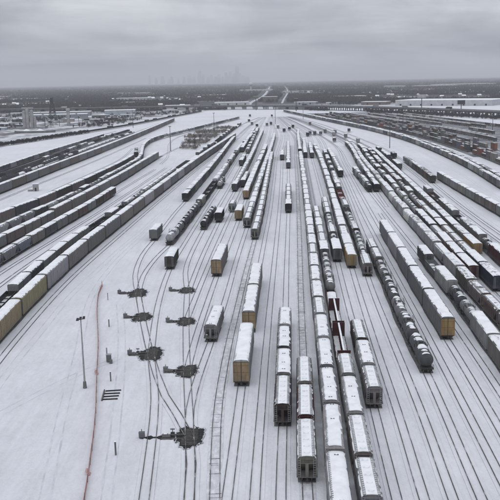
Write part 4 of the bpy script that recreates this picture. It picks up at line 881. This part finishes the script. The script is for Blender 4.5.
MB().cyl((-.55, 1.1, 0), (-.55, 1.1, 3.0), .16, .16, 8).obj('vent_pipe', 'grey_steel', sc); MB().box(.35, .95, -1.3, -.7, 0, .85).obj('battery_box', 'concrete_dark', sc)
for i in range(4):
    t = empty('loose_rail', (-28.3, 155.6 + i * 1.55, 0), R(4 + (i % 2) * 3)); tag(t, f'short dark rail lying on snow, {ordinal(i + 1)} from the front of the stack', 'rail', 'rails laid out by the fence')
    MB().box(-1.5, 1.6, -.07, .07, .12, .24).obj('rail_head', 'dark_steel', t); MB().box(-1.5, 1.6, -.13, .13, .02, .12).obj('rail_foot', 'dark_steel', t)
t = empty('sleeper_prop', (-29.9, 157.8, 0), R(4)); tag(t, 'snowy timber propping the ends of the four rails', 'timber'); MB().box(-.14, .14, -2.9, 2.9, .0, .019).box(-.13, .13, -2.8, 2.8, .243, .28).obj('timber', 'timber', t)
hu = empty('equipment_hut', (-125.4, 489.7, 0), R(10)); tag(hu, 'small pale equipment hut standing between the left-hand trains', 'hut')
MB().box(-1.6, 1.6, -1.5, 1.5, 0, 4.2).obj('wall', 'concrete', hu); MB().box(-1.75, 1.75, -1.65, 1.65, 4.2, 4.4).obj('roof', 'snow', hu); MB().box(-.45, .45, -1.56, -1.5, .1, 2.1).obj('door', 'dark_steel', hu); MB().box(-4.6, -1.7, -1.0, 1.2, 0, .9).obj('loading_step', 'concrete', hu)
MB().box(-1.56 - .1, -1.6, -.3, .3, 1.8, 2.5).obj('vent', 'dark_steel', hu)
# floodlight masts across the yard
for i, (x, y, h) in enumerate(((-70, 760, 22), (-40, 1010, 24), (40, 1210, 24), (126, 745, 22), (88, 1330, 26), (-160, 1180, 24), (190, 1030, 24), (262, 900, 22))):
    p = empty('yard_mast', (x, y, 0)); tag(p, f'thin yard lighting mast, {ordinal(i + 1)} of the far-off masts', 'mast', 'yard lighting masts')
    MB().cyl((0, 0, 0), (0, 0, h), .35, .2, 6).obj('pole', 'dark_steel', p); MB().box(-1.2, 1.2, -.2, .2, h, h + .5).obj('lamp_head', 'dark_steel', p)

# ------------------------------------------------------------------ brush on the islands between the curving tracks
def twigs(N, K, X, Y, hgt, rad, wid, spread=1.0, rng=RNG, base=None):
    """bare branches: K tapering slivers per plant, rising and fanning out from a stem"""
    n = len(X); a = rng.uniform(0, 2 * np.pi, (n, K)); el = rng.uniform(.05, 1, (n, K)) ** .6; rd = np.sqrt(rng.uniform(.02, 1, (n, K)))
    h = hgt[:, None]; r = rad[:, None]
    zb = h * rng.uniform(.02, .6, (n, K)); zt = np.maximum(zb + .12 * h, h * (.38 + .62 * el * np.sqrt(np.clip(1 - (rd * .9) ** 2, .05, 1))))
    xb = X[:, None] + r * .25 * rd * np.cos(a); yb = Y[:, None] + r * .25 * rd * np.sin(a)
    xt = X[:, None] + r * rd * np.cos(a) * spread; yt = Y[:, None] + r * rd * np.sin(a) * spread
    w = wid[:, None] * rng.uniform(.6, 1.3, (n, K)); px = np.cos(a + 1.3) * w; py = np.sin(a + 1.3) * w
    V = np.stack([np.stack([xb, yb, zb], -1), np.stack([xt - px, yt - py, zt], -1), np.stack([xt + px, yt + py, zt - w * .3], -1)], 2).reshape(-1, 3)
    return V
def tri_mesh(name, V, mat):
    n = len(V) // 3; me = bpy.data.meshes.new(name); me.vertices.add(len(V)); me.vertices.foreach_set('co', V.astype(np.float32).ravel())
    me.loops.add(n * 3); me.loops.foreach_set('vertex_index', np.arange(n * 3, dtype=np.int32)); me.polygons.add(n); me.polygons.foreach_set('loop_start', np.arange(0, n * 3, 3, dtype=np.int32))
    me.materials.append(MAT[mat]); me.update(calc_edges=True); return me
def in_poly(x, y, P):
    c = False
    for i in range(len(P)):
        (x1, y1), (x2, y2) = P[i], P[i - 1]
        if (y1 > y) != (y2 > y) and x < (x2 - x1) * (y - y1) / (y2 - y1) + x1: c = not c
    return c
poly = [(-63, 772), (-47, 768), (-20, 1120), (-30, 1150), (-62, 1030), (-70, 930), (-64, 850)]
bx, by = [], []
while len(bx) < 620:
    x, y = random.uniform(-80, -15), random.uniform(765, 1160)
    if in_poly(x, y, poly) and math.sin(y * .075) > -.35: bx.append(x); by.append(y)
bx, by = np.array(bx), np.array(by); nb = len(bx)
o = link('brush', tri_mesh('brush', twigs(nb, 40, bx, by, RNG.uniform(2.0, 4.6, nb), RNG.uniform(1.2, 2.8, nb), RNG.uniform(.06, .16, nb)), 'brush_twigs')); tag(o, 'pale brown leafless brush on the strip inside the curving tracks', 'brush', kind='stuff')
for i in range(9):
    x, y = (-62 + i * 3.4, 800 + i * 38) if i < 8 else (-50, 790)
    t = empty('bare_tree', (x, y, 0)); tag(t, f'small dark leafless tree in the brush, {ordinal(i + 1)} from the near end', 'tree', 'small trees in the brush')
    z0 = np.zeros(1); tv = twigs(1, 70, z0, z0, np.array([7.0 + i % 3]), np.array([2.6]), np.array([.09]))
    link('crown', tri_mesh('crown', tv, 'bark'), t); MB().cyl((0, 0, 0), (0, 0, 4.2), .2, .08, 6).obj('trunk', 'bark', t)
# hedge line at the far-left boundary
hx, hy = [], []
for i in range(260):
    t_ = i / 260; hx.append(-262 + 58 * t_ + random.uniform(-3, 3)); hy.append(830 + 245 * t_ + random.uniform(-4, 4))
hx, hy = np.array(hx), np.array(hy)
o = link('hedge', tri_mesh('hedge', twigs(260, 80, hx, hy, RNG.uniform(3, 5.5, 260), RNG.uniform(2, 3.8, 260), RNG.uniform(.14, .26, 260)), 'bark')); tag(o, 'dark leafless boundary hedge beyond the outermost left track', 'hedge')

# ------------------------------------------------------------------ highway viaduct
BP = spline([(-900, 1985), (-640, 1975), (-445, 1955), (-228, 1925), (20, 1850), (168, 1710), (296, 1485), (372, 1300), (440, 1120), (480, 1000)], 14)
br = empty('highway_bridge', (20, 1850, 0)); tag(br, 'long concrete highway viaduct crossing the yard on piers', 'bridge')
rel = BP - np.array([20, 1850.])
def rib_box(P, lo, hi, z0, z1):
    T_ = np.gradient(P, axis=0); T_ /= np.linalg.norm(T_, axis=1)[:, None]; Nn = np.stack([T_[:, 1], -T_[:, 0]], 1)
    return [[(*(p + n * lo), z0), (*(p + n * hi), z0), (*(p + n * hi), z1), (*(p + n * lo), z1)] for p, n in zip(P, Nn)]
MB().loft(rib_box(rel, -13, 13, 7.6, 8.1)).obj('deck', 'concrete_dark', br)
for lo in (-11, -6, 0, 6, 11): MB().loft(rib_box(rel, lo - .4, lo + .4, 5.9, 7.6)).obj('girder', 'concrete_dark', br)
for lo in (-13, 12.6): MB().loft(rib_box(rel, lo, lo + .4, 8.1, 9.2)).obj('parapet', 'concrete_dark', br)
MB().loft(rib_box(rel, -.3, .3, 8.1, 9.0)).obj('median_barrier', 'concrete', br)
MB().loft(rib_box(rel, -12.4, 12.4, 8.104, 8.12)).obj('carriageway', 'bed_dirty', br)
dd = np.concatenate([[0], np.cumsum(np.linalg.norm(np.diff(rel, axis=0), axis=1))])
pm = MB()
for y in (-9, -3, 3, 9): pm.box(-.7, .7, y - .7, y + .7, 0, 4.7)
pm.box(-.9, .9, -12, 12, 4.7, 5.9); pm = pm.mesh('pier', 'concrete_dark')
am = MB().box(-9, 9, -12.5, 12.5, 0, 5.88).mesh('abutment', 'concrete_dark')
for i, s in enumerate(np.arange(15, dd[-1] - 10, 27)):
    x = np.interp(s, dd, rel[:, 0]); y = np.interp(s, dd, rel[:, 1]); x2 = np.interp(s + 2, dd, rel[:, 0]); y2 = np.interp(s + 2, dd, rel[:, 1])
    wx = x + 20
    isab = -75 < wx < -38 or 75 < wx < 135 or wx < -330
    o = link('abutment' if isab else 'pier', am if isab else pm, br, (x, y, 0)); o.rotation_euler = (0, 0, math.atan2(y2 - y, x2 - x))
# traffic
lorry_b = MB().box(-7, 5.2, -1.25, 1.25, 1.1, 4.0).mesh('box_body', 'paint'); lorry_c = MB().loft([[(5.6, -1.2, .8), (5.6, 1.2, .8), (5.6, 1.2, 3.4), (5.6, -1.2, 3.4)], [(7.6, -1.2, .8), (7.6, 1.2, .8), (7.3, 1.15, 3.2), (7.3, -1.15, 3.2)], [(8.6, -1.1, .8), (8.6, 1.1, .8), (8.6, 1.0, 1.8), (8.6, -1.0, 1.8)]]).mesh('cab', 'paint')
lorry_w = MB()
for x in (-6, -4.8, 5.4, 7.9):
    for y in (-1.05, 1.05): lorry_w.cyl((x, y - .2, .5), (x, y + .2, .5), .5, .5, 10)
lorry_w = lorry_w.mesh('wheel', 'dark_steel')
car_b = MB().loft([[(x, -.88, .35), (x, .88, .35), (x, .8, z), (x, -.8, z)] for x, z in ((-2.2, .85), (-1.6, .95), (-1.2, 1.42), (.5, 1.42), (1.1, .95), (2.2, .8))]).mesh('car_body', 'paint')
car_w = MB()
for x in (-1.4, 1.4):
    for y in (-.8, .8): car_w.cyl((x, y - .1, .33), (x, y + .1, .33), .33, .33, 10)
car_w = car_w.mesh('wheel', 'dark_steel')
veh = sorted([(s, random.random() < .45) for s in RNG.uniform(300, dd[-1] - 120, 26)]); nv = {True: 0, False: 0}
for s, big in veh:
    lane = random.choice([-8.5, -4.5, 4.5, 8.5]); x = np.interp(s, dd, rel[:, 0]); y = np.interp(s, dd, rel[:, 1]); x2 = np.interp(s + 2, dd, rel[:, 0]); y2 = np.interp(s + 2, dd, rel[:, 1]); a = math.atan2(y2 - y, x2 - x)
    X, Y = 20 + x + math.sin(a) * lane, 1850 + y - math.cos(a) * lane
    if not in_view(X, Y, 9, 0): continue
    nv[big] += 1; col = random.choice(['white', 'grey', 'dark grey', 'dark blue', 'dark red', 'light grey'])
    v = empty('lorry' if big else 'car', (X, Y, 8.13), a + (math.pi if lane < 0 else 0)); tag(v, f'{col} {"lorry" if big else "car"} on the highway bridge, {ordinal(nv[big])} {"lorry" if big else "car"} from the left', 'lorry' if big else 'car', 'traffic on the highway bridge')
    cc = (*C[col], 1)
    if big: link('box_body', lorry_b, v, None, cc); link('cab', lorry_c, v, None, (*C['grey'], 1)); link('wheel', lorry_w, v)
    else: link('car_body', car_b, v, None, cc); link('wheel', car_w, v)
# billboards on tall poles
for x, y, h, w, ph, mat, lab in ((19, 1795, 29, 11, 4.4, 'timber', 'brownish billboard on a tall pole at the middle of the bridge'), (98, 1690, 25, 8, 6, 'dark_steel', 'dark billboard on a tall pole right of the bridge middle'), (330, 1600, 29, 17, 6, 'concrete', 'wide pale billboard on a pole before the white warehouse'), (372, 1470, 21, 13, 7, 'dark_steel', 'dark billboard on a pole near the right end of the highway'), (-505, 2190, 27, 9, 7, 'dark_steel', 'dark billboard beyond the plant at far left'), (-300, 1880, 24, 10, 7, 'dark_steel', 'dark billboard on a pole over the left highway')):
    b = empty('billboard', (x, y, 0)); tag(b, lab, 'billboard', 'billboards along the highway')
    MB().cyl((0, 0, 0), (0, 0, h - ph), .8, .7, 10).obj('pole', 'dark_steel', b); MB().box(-w / 2, w / 2, -.6, .6, h - ph, h).obj('panel', mat, b); MB().box(-w / 2, w / 2, -1.5, -.61, h - ph - .5, h - ph - .3).obj('catwalk', 'dark_steel', b); MB().box(-w / 2, w / 2, -.61, .61, h + .002, h + .2).obj('snow_cap', 'snow', b)

# ------------------------------------------------------------------ buildings
def shed(name, x, y, L, D, h, rz, col, label, cat='warehouse', group=None, doors=True, rooft='flat'):
    b = empty(name, (x, y, 0), rz); tag(b, label, cat, group)
    w = MB().box(-L / 2, L / 2, -D / 2, D / 2, 0, h).obj('wall', 'wall', b); w.color = (*col, 1)
    if rooft == 'flat': MB().box(-L / 2 - .4, L / 2 + .4, -D / 2 - .4, D / 2 + .4, h + .003, h + .7).obj('roof', 'snow', b)
    else: MB().loft([[(s, -D / 2 - .6, h + .003), (s, D / 2 + .6, h + .003), (s, 0, h + D * .28)] for s in (-L / 2 - .6, L / 2 + .6)]).obj('roof', 'snow', b)
    if doors:
        n = max(1, int(L / 22)); dm = MB().box(-1.9, 1.9, -.15, .0, .6, 4.4).mesh('door', 'window_glass')
        for i in range(n): link('door', dm, b, (-L / 2 + L * (i + .5) / n, -D / 2 - .003, 0))
    return b
shed('warehouse', 450, 1870, 215, 110, 12, R(-33), (.42, .43, .45), 'very long white-roofed warehouse at the right beyond the highway')
shed('warehouse', 306, 2010, 60, 40, 7, R(-25), (.16, .12, .11), 'low brown warehouse left of the long white-roofed one')
shed('warehouse', 232, 2080, 70, 36, 5, R(-20), (.35, .35, .37), 'low pale shed behind the bridge right of centre')
shed('warehouse', 150, 2150, 55, 34, 6, R(-15), (.28, .28, .30), 'grey flat shed behind the dark billboard')
shed('warehouse', -40, 2240, 90, 50, 7, R(4), (.45, .45, .46), 'white-roofed shed just left of the snowy road')
shed('warehouse', -170, 2080, 60, 30, 6, R(8), (.42, .42, .44), 'pale shed behind the left part of the bridge')
shed('warehouse', -352, 1580, 105, 32, 7, R(6), (.22, .25, .28), 'front long blue-grey shed of the industrial plant')
shed('warehouse', -375, 1690, 125, 32, 8, R(6), (.25, .27, .29), 'rear long shed of the industrial plant with white roof')
shed('warehouse', -255, 1700, 60, 40, 9, R(6), (.34, .38, .42), 'pale blue-grey shed at right end of the plant')
shed('warehouse', -455, 1500, 44, 30, 6, R(2), (.25, .25, .26), 'small grey shed at the left end of the plant')
shed('warehouse', 66, 2420, 40, 30, 16, R(5), (.13, .11, .10), 'tall brown block right of the snowy road', 'building')
for i, (x, y, L, D, h) in enumerate(((1150, 5200, 260, 120, 12), (1500, 5900, 420, 150, 12), (870, 5000, 120, 80, 16), (-900, 3500, 160, 60, 8), (-420, 3150, 120, 50, 8), (-1300, 4300, 200, 80, 9), (-620, 4700, 180, 70, 9), (240, 4100, 150, 60, 9), (-150, 3500, 130, 50, 8), (520, 3300, 140, 60, 8), (760, 3000, 160, 50, 8), (330, 2700, 90, 44, 8), (-330, 2500, 80, 40, 7), (430, 2400, 90, 40, 7), (-640, 2600, 90, 40, 7), (60, 5200, 200, 70, 9))):
    pass
FAR = [(1150, 5200, 260, 120, 12), (1500, 5900, 420, 150, 12), (870, 5000, 120, 80, 16), (-900, 3500, 160, 60, 8), (-420, 3150, 120, 50, 8), (-1300, 4300, 200, 80, 9), (-620, 4700, 180, 70, 9), (240, 4100, 150, 60, 9), (-150, 3500, 130, 50, 8), (520, 3300, 140, 60, 8), (760, 3000, 160, 50, 8), (330, 2700, 90, 44, 8), (-330, 2500, 80, 40, 7), (430, 2400, 90, 40, 7), (-640, 2600, 90, 40, 7), (60, 5200, 200, 70, 9)]
FAR.sort(key=lambda q: q[0] / q[1])
for i, (x, y, L, D, h) in enumerate(FAR): shed('factory', x, y, L, D, h, R(random.uniform(-12, 12)), random.choice([(.3, .3, .31), (.22, .17, .16), (.38, .38, .39)]), f'distant flat white-roofed factory among bare trees, {ordinal(i + 1)} from the left', 'factory', 'distant factories')
sh_ = [(-520, 1620, 26, 14, 5), (-470, 1740, 30, 16, 6), (-430, 1410, 22, 12, 4), (-395, 1450, 16, 12, 5), (-250, 1400, 20, 10, 4), (-232, 1460, 16, 10, 4), (-220, 1560, 26, 12, 5), (-190, 1640, 22, 12, 4), (-265, 1530, 30, 12, 6), (-160, 1760, 30, 14, 5), (-300, 1420, 18, 10, 5), (-380, 1300, 24, 12, 4), (-410, 1240, 18, 12, 5), (-345, 1180, 14, 9, 4), (-500, 1480, 30, 16, 6), (-560, 1840, 34, 18, 7)]
sh_.sort(key=lambda q: q[0] / q[1])
for i, (x, y, L, D, h) in enumerate(sh_): shed('storage_shed', x, y, L, D, h, R(random.uniform(-10, 16)), random.choice([(.16, .17, .18), (.24, .22, .21), (.1, .1, .11), (.3, .33, .36)]), f'low storage shed on the far-left industrial ground, {ordinal(i + 1)} shed from the left', 'shed', 'sheds around the plant')
pk = []
for i in range(26):
    y = random.uniform(1200, 1700); x = -245 + (y - 1070) * .2 - random.uniform(5, 150)
    if all(abs(x - q[0]) + abs(y - q[1]) > 22 for q in pk) and in_view(x, y, 2, 0): pk.append((x, y))
pk.sort(key=lambda q: q[0] / q[1])
for i, (x, y) in enumerate(pk):
    t = empty('trailer', (x, y, 0), R(random.choice([8, 98]) + random.uniform(-5, 5))); tag(t, f'box trailer on the far-left industrial ground, {ordinal(i + 1)} parked trailer from the left', 'trailer', 'trailers parked around the plant')
    link('body', tr, t, None, (*C[random.choice(['dark grey', 'blue-grey', 'grey', 'dusty brown', 'black'])], 1)); link('snow_cover', trs, t, None, (.3, .3, .3, .6)); link('wheel', trw, t); link('landing_leg', trl, t)
# concrete plant
pl = empty('silo_block', (-318, 1236, 0)); tag(pl, 'tall grey cluster of cement silos at the far-left plant', 'silo')
for i, (x, h) in enumerate(((-8, 24), (-3, 27), (3, 25), (7.5, 15))):
    MB().cyl((x, 0, 0), (x, 0, h), 2.7 if i < 3 else 1.9, None, 14).obj('silo', 'concrete', pl); MB().cyl((x, 0, h), (x, 0, h + 1.5), 2.7 if i < 3 else 1.9, .6, 14).obj('silo_cap', 'grey_steel', pl)
MB().box(-11, 6, -.8, .8, 27.6, 30).obj('headhouse', 'grey_steel', pl)
for i, (a, b_, lab) in enumerate((((-303, 1238, 22), (-280, 1246, 3), 'sloping conveyor running down from the silos'), ((-262, 1290, 19), (-246, 1298, 2), 'steep conveyor at the right of the plant'), ((-298, 1262, 2), (-274, 1282, 13), 'low conveyor rising between silos and tower'))):
    c = empty('conveyor', (a[0], a[1], 0)); tag(c, lab, 'conveyor', 'conveyors at the plant'); q = [(b_[j] - a[j]) if j < 2 else b_[j] for j in range(3)]
    MB().bar((0, 0, a[2]), q, 1.8, 1.6).obj('gallery', 'grey_steel', c)
    for f_ in (.25, .6): MB().bar((q[0] * f_, q[1] * f_, 0), (q[0] * f_, q[1] * f_, a[2] + (q[2] - a[2]) * f_), .6).obj('trestle', 'dark_steel', c)
tw = empty('plant_tower', (-272, 1285, 0)); tag(tw, 'slim pale batching tower in the middle of the plant', 'tower')
MB().box(-2, 2, -2, 2, 0, 21).obj('shaft', 'concrete', tw); MB().box(-2.6, 2.6, -2.6, 2.6, 21, 25).obj('head', 'grey_steel', tw); MB().box(-2.6, 2.6, -2.6, 2.6, 25.003, 25.3).obj('roof', 'snow', tw)
dr = empty('derrick', (-345, 1500, 0)); tag(dr, 'dark tapering derrick tower rising behind the plant', 'tower')
for sx in (-1, 1):
    for sy in (-1, 1): MB().bar((sx * 6, sy * 6, 0), (sx * 1.6, sy * 1.6, 34), .8).obj('leg', 'dark_steel', dr)
for z in range(4, 34, 5):
    k = 6 - 4.4 * z / 34; k2 = 6 - 4.4 * min(34, z + 5) / 34; bb = MB()
    for sx in (-1, 1): bb.bar((sx * k, -k, z), (sx * k, k, z), .5); bb.bar((-k, sx * k, z), (k, sx * k, z), .5); bb.bar((-k, sx * k, z), (k2, sx * k2, min(34, z + 5)), .4); bb.bar((k, sx * k, z), (-k2, sx * k2, min(34, z + 5)), .4)
    bb.obj('brace', 'dark_steel', dr)
MB().box(-2.2, 2.2, -2.2, 2.2, 34, 39).obj('head', 'dark_steel', dr)
ba = empty('aggregate_wall', (-280, 1112, 0)); tag(ba, 'low curved retaining wall with snowy heaps at the plant', 'wall')
MB().loft([[(26 * math.cos(a), 16 * math.sin(a), 0), (27 * math.cos(a), 17 * math.sin(a), 0), (27 * math.cos(a), 17 * math.sin(a), 3), (26 * math.cos(a), 16 * math.sin(a), 3)] for a in np.linspace(math.pi * 1.02, math.pi * 1.98, 18)]).obj('wall_ring', 'concrete_dark', ba)
for x, r_ in ((-12, 9), (6, 10)): MB().cyl((x, 2, 0), (x, 2, 4.6), r_, 1.0, 14).obj('heap', 'snow', ba)
wt = empty('water_tower', (24, 4780, 0)); tag(wt, 'pale water tower rising above the far tree line', 'water tower')
MB().cyl((0, 0, 0), (0, 0, 34), 4.5, 3.2, 14).obj('stem', 'wall', wt).color = (.5, .5, .52, 1)
MB().loft([[(math.cos(2 * math.pi * i / 16) * r_, math.sin(2 * math.pi * i / 16) * r_, z) for i in range(16)] for r_, z in ((3, 32), (9, 37), (11.5, 41), (11.5, 47), (9, 50), (3, 52))]).obj('tank', 'wall', wt).color = (.55, .55, .57, 1)
# streets running away from the yard
def strip(name, P, w, z, mat):
    o = MB().grid(ribbon(spline(P, 60), -w / 2, w / 2, z)).obj(name, mat); tag(o, kind='structure'); return o
strip('road', [(5, 1960), (9, 2394), (58, 3245), (141, 5625), (230, 8500)], 12, .06, 'bed_dirty')
strip('road', [(95, 2300), (123, 2818), (190, 4000), (285, 6015), (380, 8500)], 6, .064, 'bed_dirty')
strip('road', [(-1200, 2900), (-300, 2750), (500, 2620), (1200, 2500)], 16, .068, 'bed_snow')
strip('road', [(-1500, 3800), (0, 3700), (1500, 3550)], 16, .068, 'bed_snow')
strip('road', [(640, 1000), (470, 1250), (300, 1750), (250, 2000)], 18, .06, 'bed_snow')

# houses in the suburb beyond
hw_ = MB().box(-5.5, 5.5, -4, 4, 0, 5).mesh('wall', 'wall'); hr = MB().loft([[(s, -4.6, 4.9), (s, 4.6, 4.9), (s, 0, 8.4)] for s in (-6, 6)]).mesh('roof', 'snow'); hch = MB().box(2, 3, -.5, .5, 6.5, 9.6).mesh('chimney', 'concrete_dark')
hwin = MB()
for x in (-3.6, 0, 3.6): hwin.box(x - .6, x + .6, -4.06, -4.0, 2.6, 4.0)
hwin = hwin.mesh('window', 'window_glass')
def near_road(x, y):
    return abs(x - np.interp(y, [1960, 2394, 3245, 5625, 8500], [5, 9, 58, 141, 230])) < 32 or abs(x - np.interp(y, [2300, 2818, 4000, 6015, 8500], [95, 123, 190, 285, 380])) < 22
nh = 0; HS = []
while nh < 130:
    y = random.uniform(2080, 4300); x = random.uniform(-.31, .31) * y
    if near_road(x, y) or abs(x - 440) < 170 and y < 2080: continue
    if any(abs(x - q[0]) < 22 and abs(y - q[1]) < 22 for q in HS): continue
    HS.append((x, y)); nh += 1
HS.sort(key=lambda q: q[0] / q[1])
for i, (x, y) in enumerate(HS):
    hc_, cl = random.choice([('tan', (.35, .33, .3)), ('brick', (.24, .14, .11)), ('pale', (.5, .5, .48)), ('grey', (.2, .2, .21)), ('brown', (.3, .24, .2))])
    n_ = i + 1; num = ordinal(n_) if n_ < 100 else 'hundred-and-' + ordinal(n_ - 100) if n_ > 100 else 'hundredth'
    h = empty('house', (x, y, 0), R(random.choice([0, 90, 180]) + random.uniform(-8, 8))); tag(h, f'small {hc_} house with snowy roof beyond the highway, {num} house from the left', 'house', 'houses beyond the highway')
    w = link('wall', hw_, h); w.color = (*cl, 1); r_ = link('roof', hr, h); link('chimney', hch, r_); link('window', hwin, h)

# ------------------------------------------------------------------ bare woods and street trees to the horizon
def wood(N, y0, y1, h0, h1, r0, r1, wd, K, power=1.0, thresh=-.2):
    u = RNG.uniform(0, 1, N * 3); Y = 1 / (1 / y0 + (1 / y1 - 1 / y0) * u) if power else y0 + (y1 - y0) * u
    X = RNG.uniform(-.37, .37, N * 3) * Y
    mask = np.sin(X * .009 + Y * .0023) + np.sin(X * .0041 - Y * .0047 + 2) + np.sin(X * .021 + Y * .013) * .6 > thresh
    mask &= np.abs(X - np.interp(Y, [1960, 2394, 3245, 5625, 8500], [5, 9, 58, 141, 230])) > 22 + Y * .0
    mask &= np.abs(X - np.interp(Y, [2300, 2818, 4000, 6015, 8500], [95, 123, 190, 285, 380])) > 14
    mask &= ~((np.abs(X - 450) < 190) & (Y < 2060)); mask &= ~((X > 180) & (Y < 1960 + (X - 180) * .1)); mask &= ~((X < -200) & (X > -520) & (Y < 1800))
    X, Y = X[mask][:N], Y[mask][:N]; n = len(X)
    return twigs(n, K, X, Y, RNG.uniform(h0, h1, n), RNG.uniform(r0, r1, n), RNG.uniform(.6, 1.4, n) * wd)
V = np.concatenate([wood(8500, 1985, 3000, 7, 14, 3, 6, .42, 26, 1, -.35), wood(12000, 2900, 6000, 8, 15, 4, 9, .9, 22, 1, -.8), wood(10000, 5800, 14000, 9, 15, 10, 22, 2.6, 18, 1, -1.1), wood(8000, 13500, 40000, 10, 16, 40, 90, 9, 14, 1, -1.6)])
def grow(X, Y, h0, h1, r0, r1, wd, K):
    n = len(X); return twigs(n, K, X, Y, RNG.uniform(h0, h1, n), RNG.uniform(r0, r1, n), RNG.uniform(.6, 1.4, n) * wd)
yy = RNG.uniform(1180, 1940, 3600); xx = RNG.uniform(-.36, -.02, 3600) * yy; k_ = (xx < -236 + (yy - 1070) * .2) & (np.sin(xx * .05) + np.sin(yy * .031 + 1) + np.sin(xx * .017 - yy * .02) > .25) & ~((np.abs(xx + 330) < 105) & (yy > 1555) & (yy < 1720)) & ~((np.abs(xx + 295) < 48) & (yy < 1310))
V2 = grow(xx[k_], yy[k_], 3, 9, 2, 4, .28, 26)
of = np.repeat(BP, 26, axis=0); of = of + RNG.uniform(-8, 8, of.shape); dn = RNG.uniform(16, 52, len(of)); of[:, 1] -= dn; of[:, 0] -= dn * np.clip((of[:, 0] - 100) / 200, 0, 1) * .8
k_ = (np.sin(of[:, 0] * .055) + np.sin(of[:, 0] * .021 + 1.7) > -.4) & ~((of[:, 0] > -45) & (of[:, 0] < 85)) & ~((of[:, 0] < -200) & (of[:, 1] < 1750))
V3 = grow(of[k_, 0], of[k_, 1], 3, 8, 2, 4.5, .3, 24)
V = np.concatenate([V, V2, V3])
o = link('woodland', tri_mesh('woodland', V, 'bark')); tag(o, 'grey-brown bare trees covering the plain out to the horizon', 'trees', kind='stuff')

# ------------------------------------------------------------------ far city skyline
SKY = [(-2390, 260, 46), (-2240, 190, 40), (-2100, 230, 44), (-1950, 160, 60), (-1840, 210, 40), (-1690, 170, 50), (-1560, 200, 40), (-1430, 240, 50), (-1290, 200, 60), (-1160, 345, 52), (-1080, 260, 50), (-960, 190, 60), (-860, 230, 44), (-760, 200, 60), (-690, 250, 46), (-600, 200, 50), (-500, 290, 48), (-410, 310, 50), (-320, 250, 60), (-235, 442, 64), (-150, 260, 50), (-80, 200, 56), (20, 170, 60)]
for i, (x, h, w) in enumerate(SKY):
    t = empty('skyscraper', (x, 21000 + (i % 4) * 160, 0)); tag(t, f'faint hazy skyscraper on the horizon, {ordinal(i + 1)} from the left of the skyline', 'skyscraper', 'far city skyline')
    h *= .96; w *= 1.2 + (i * 7 % 5) * .28
    MB().box(-w / 2, w / 2, -w / 2, w / 2, 0, h * .62).obj('base', 'haze_paled_tower', t); MB().box(-w * .38, w * .38, -w * .38, w * .38, h * .62, h * (.9 if i % 3 else .8)).obj('shaft', 'haze_paled_tower', t); MB().box(-w * .32, w * .32, -w * .32, w * .32, h * (.9 if i % 3 else .8), h).obj('crown', 'haze_paled_tower', t)
    if h > 280:
        for s in (-1, 1): MB().cyl((s * w * .12, 0, h), (s * w * .12, 0, h + 60), 3, 1.5, 6).obj('antenna', 'haze_paled_tower', t)

# ------------------------------------------------------------------ haze
hz = MB().box(-44000, 44000, -3500, 44000, -1.0, 520).mesh('haze', 'snow'); hz.materials.clear()
hm = bpy.data.materials.new('haze'); hm.use_nodes = True; ht = hm.node_tree; ht.nodes.clear()
ho = ht.nodes.new('ShaderNodeOutputMaterial'); pv = ht.nodes.new('ShaderNodeVolumePrincipled'); pv.inputs['Color'].default_value = (.90, .92, .96, 1); pv.inputs['Density'].default_value = 0.000075; pv.inputs['Anisotropy'].default_value = 0.2
ht.links.new(pv.outputs[0], ho.inputs['Volume']); hz.materials.append(hm)
o = link('haze', hz); tag(o, 'pale winter haze over the whole yard and plain', 'haze', kind='stuff')
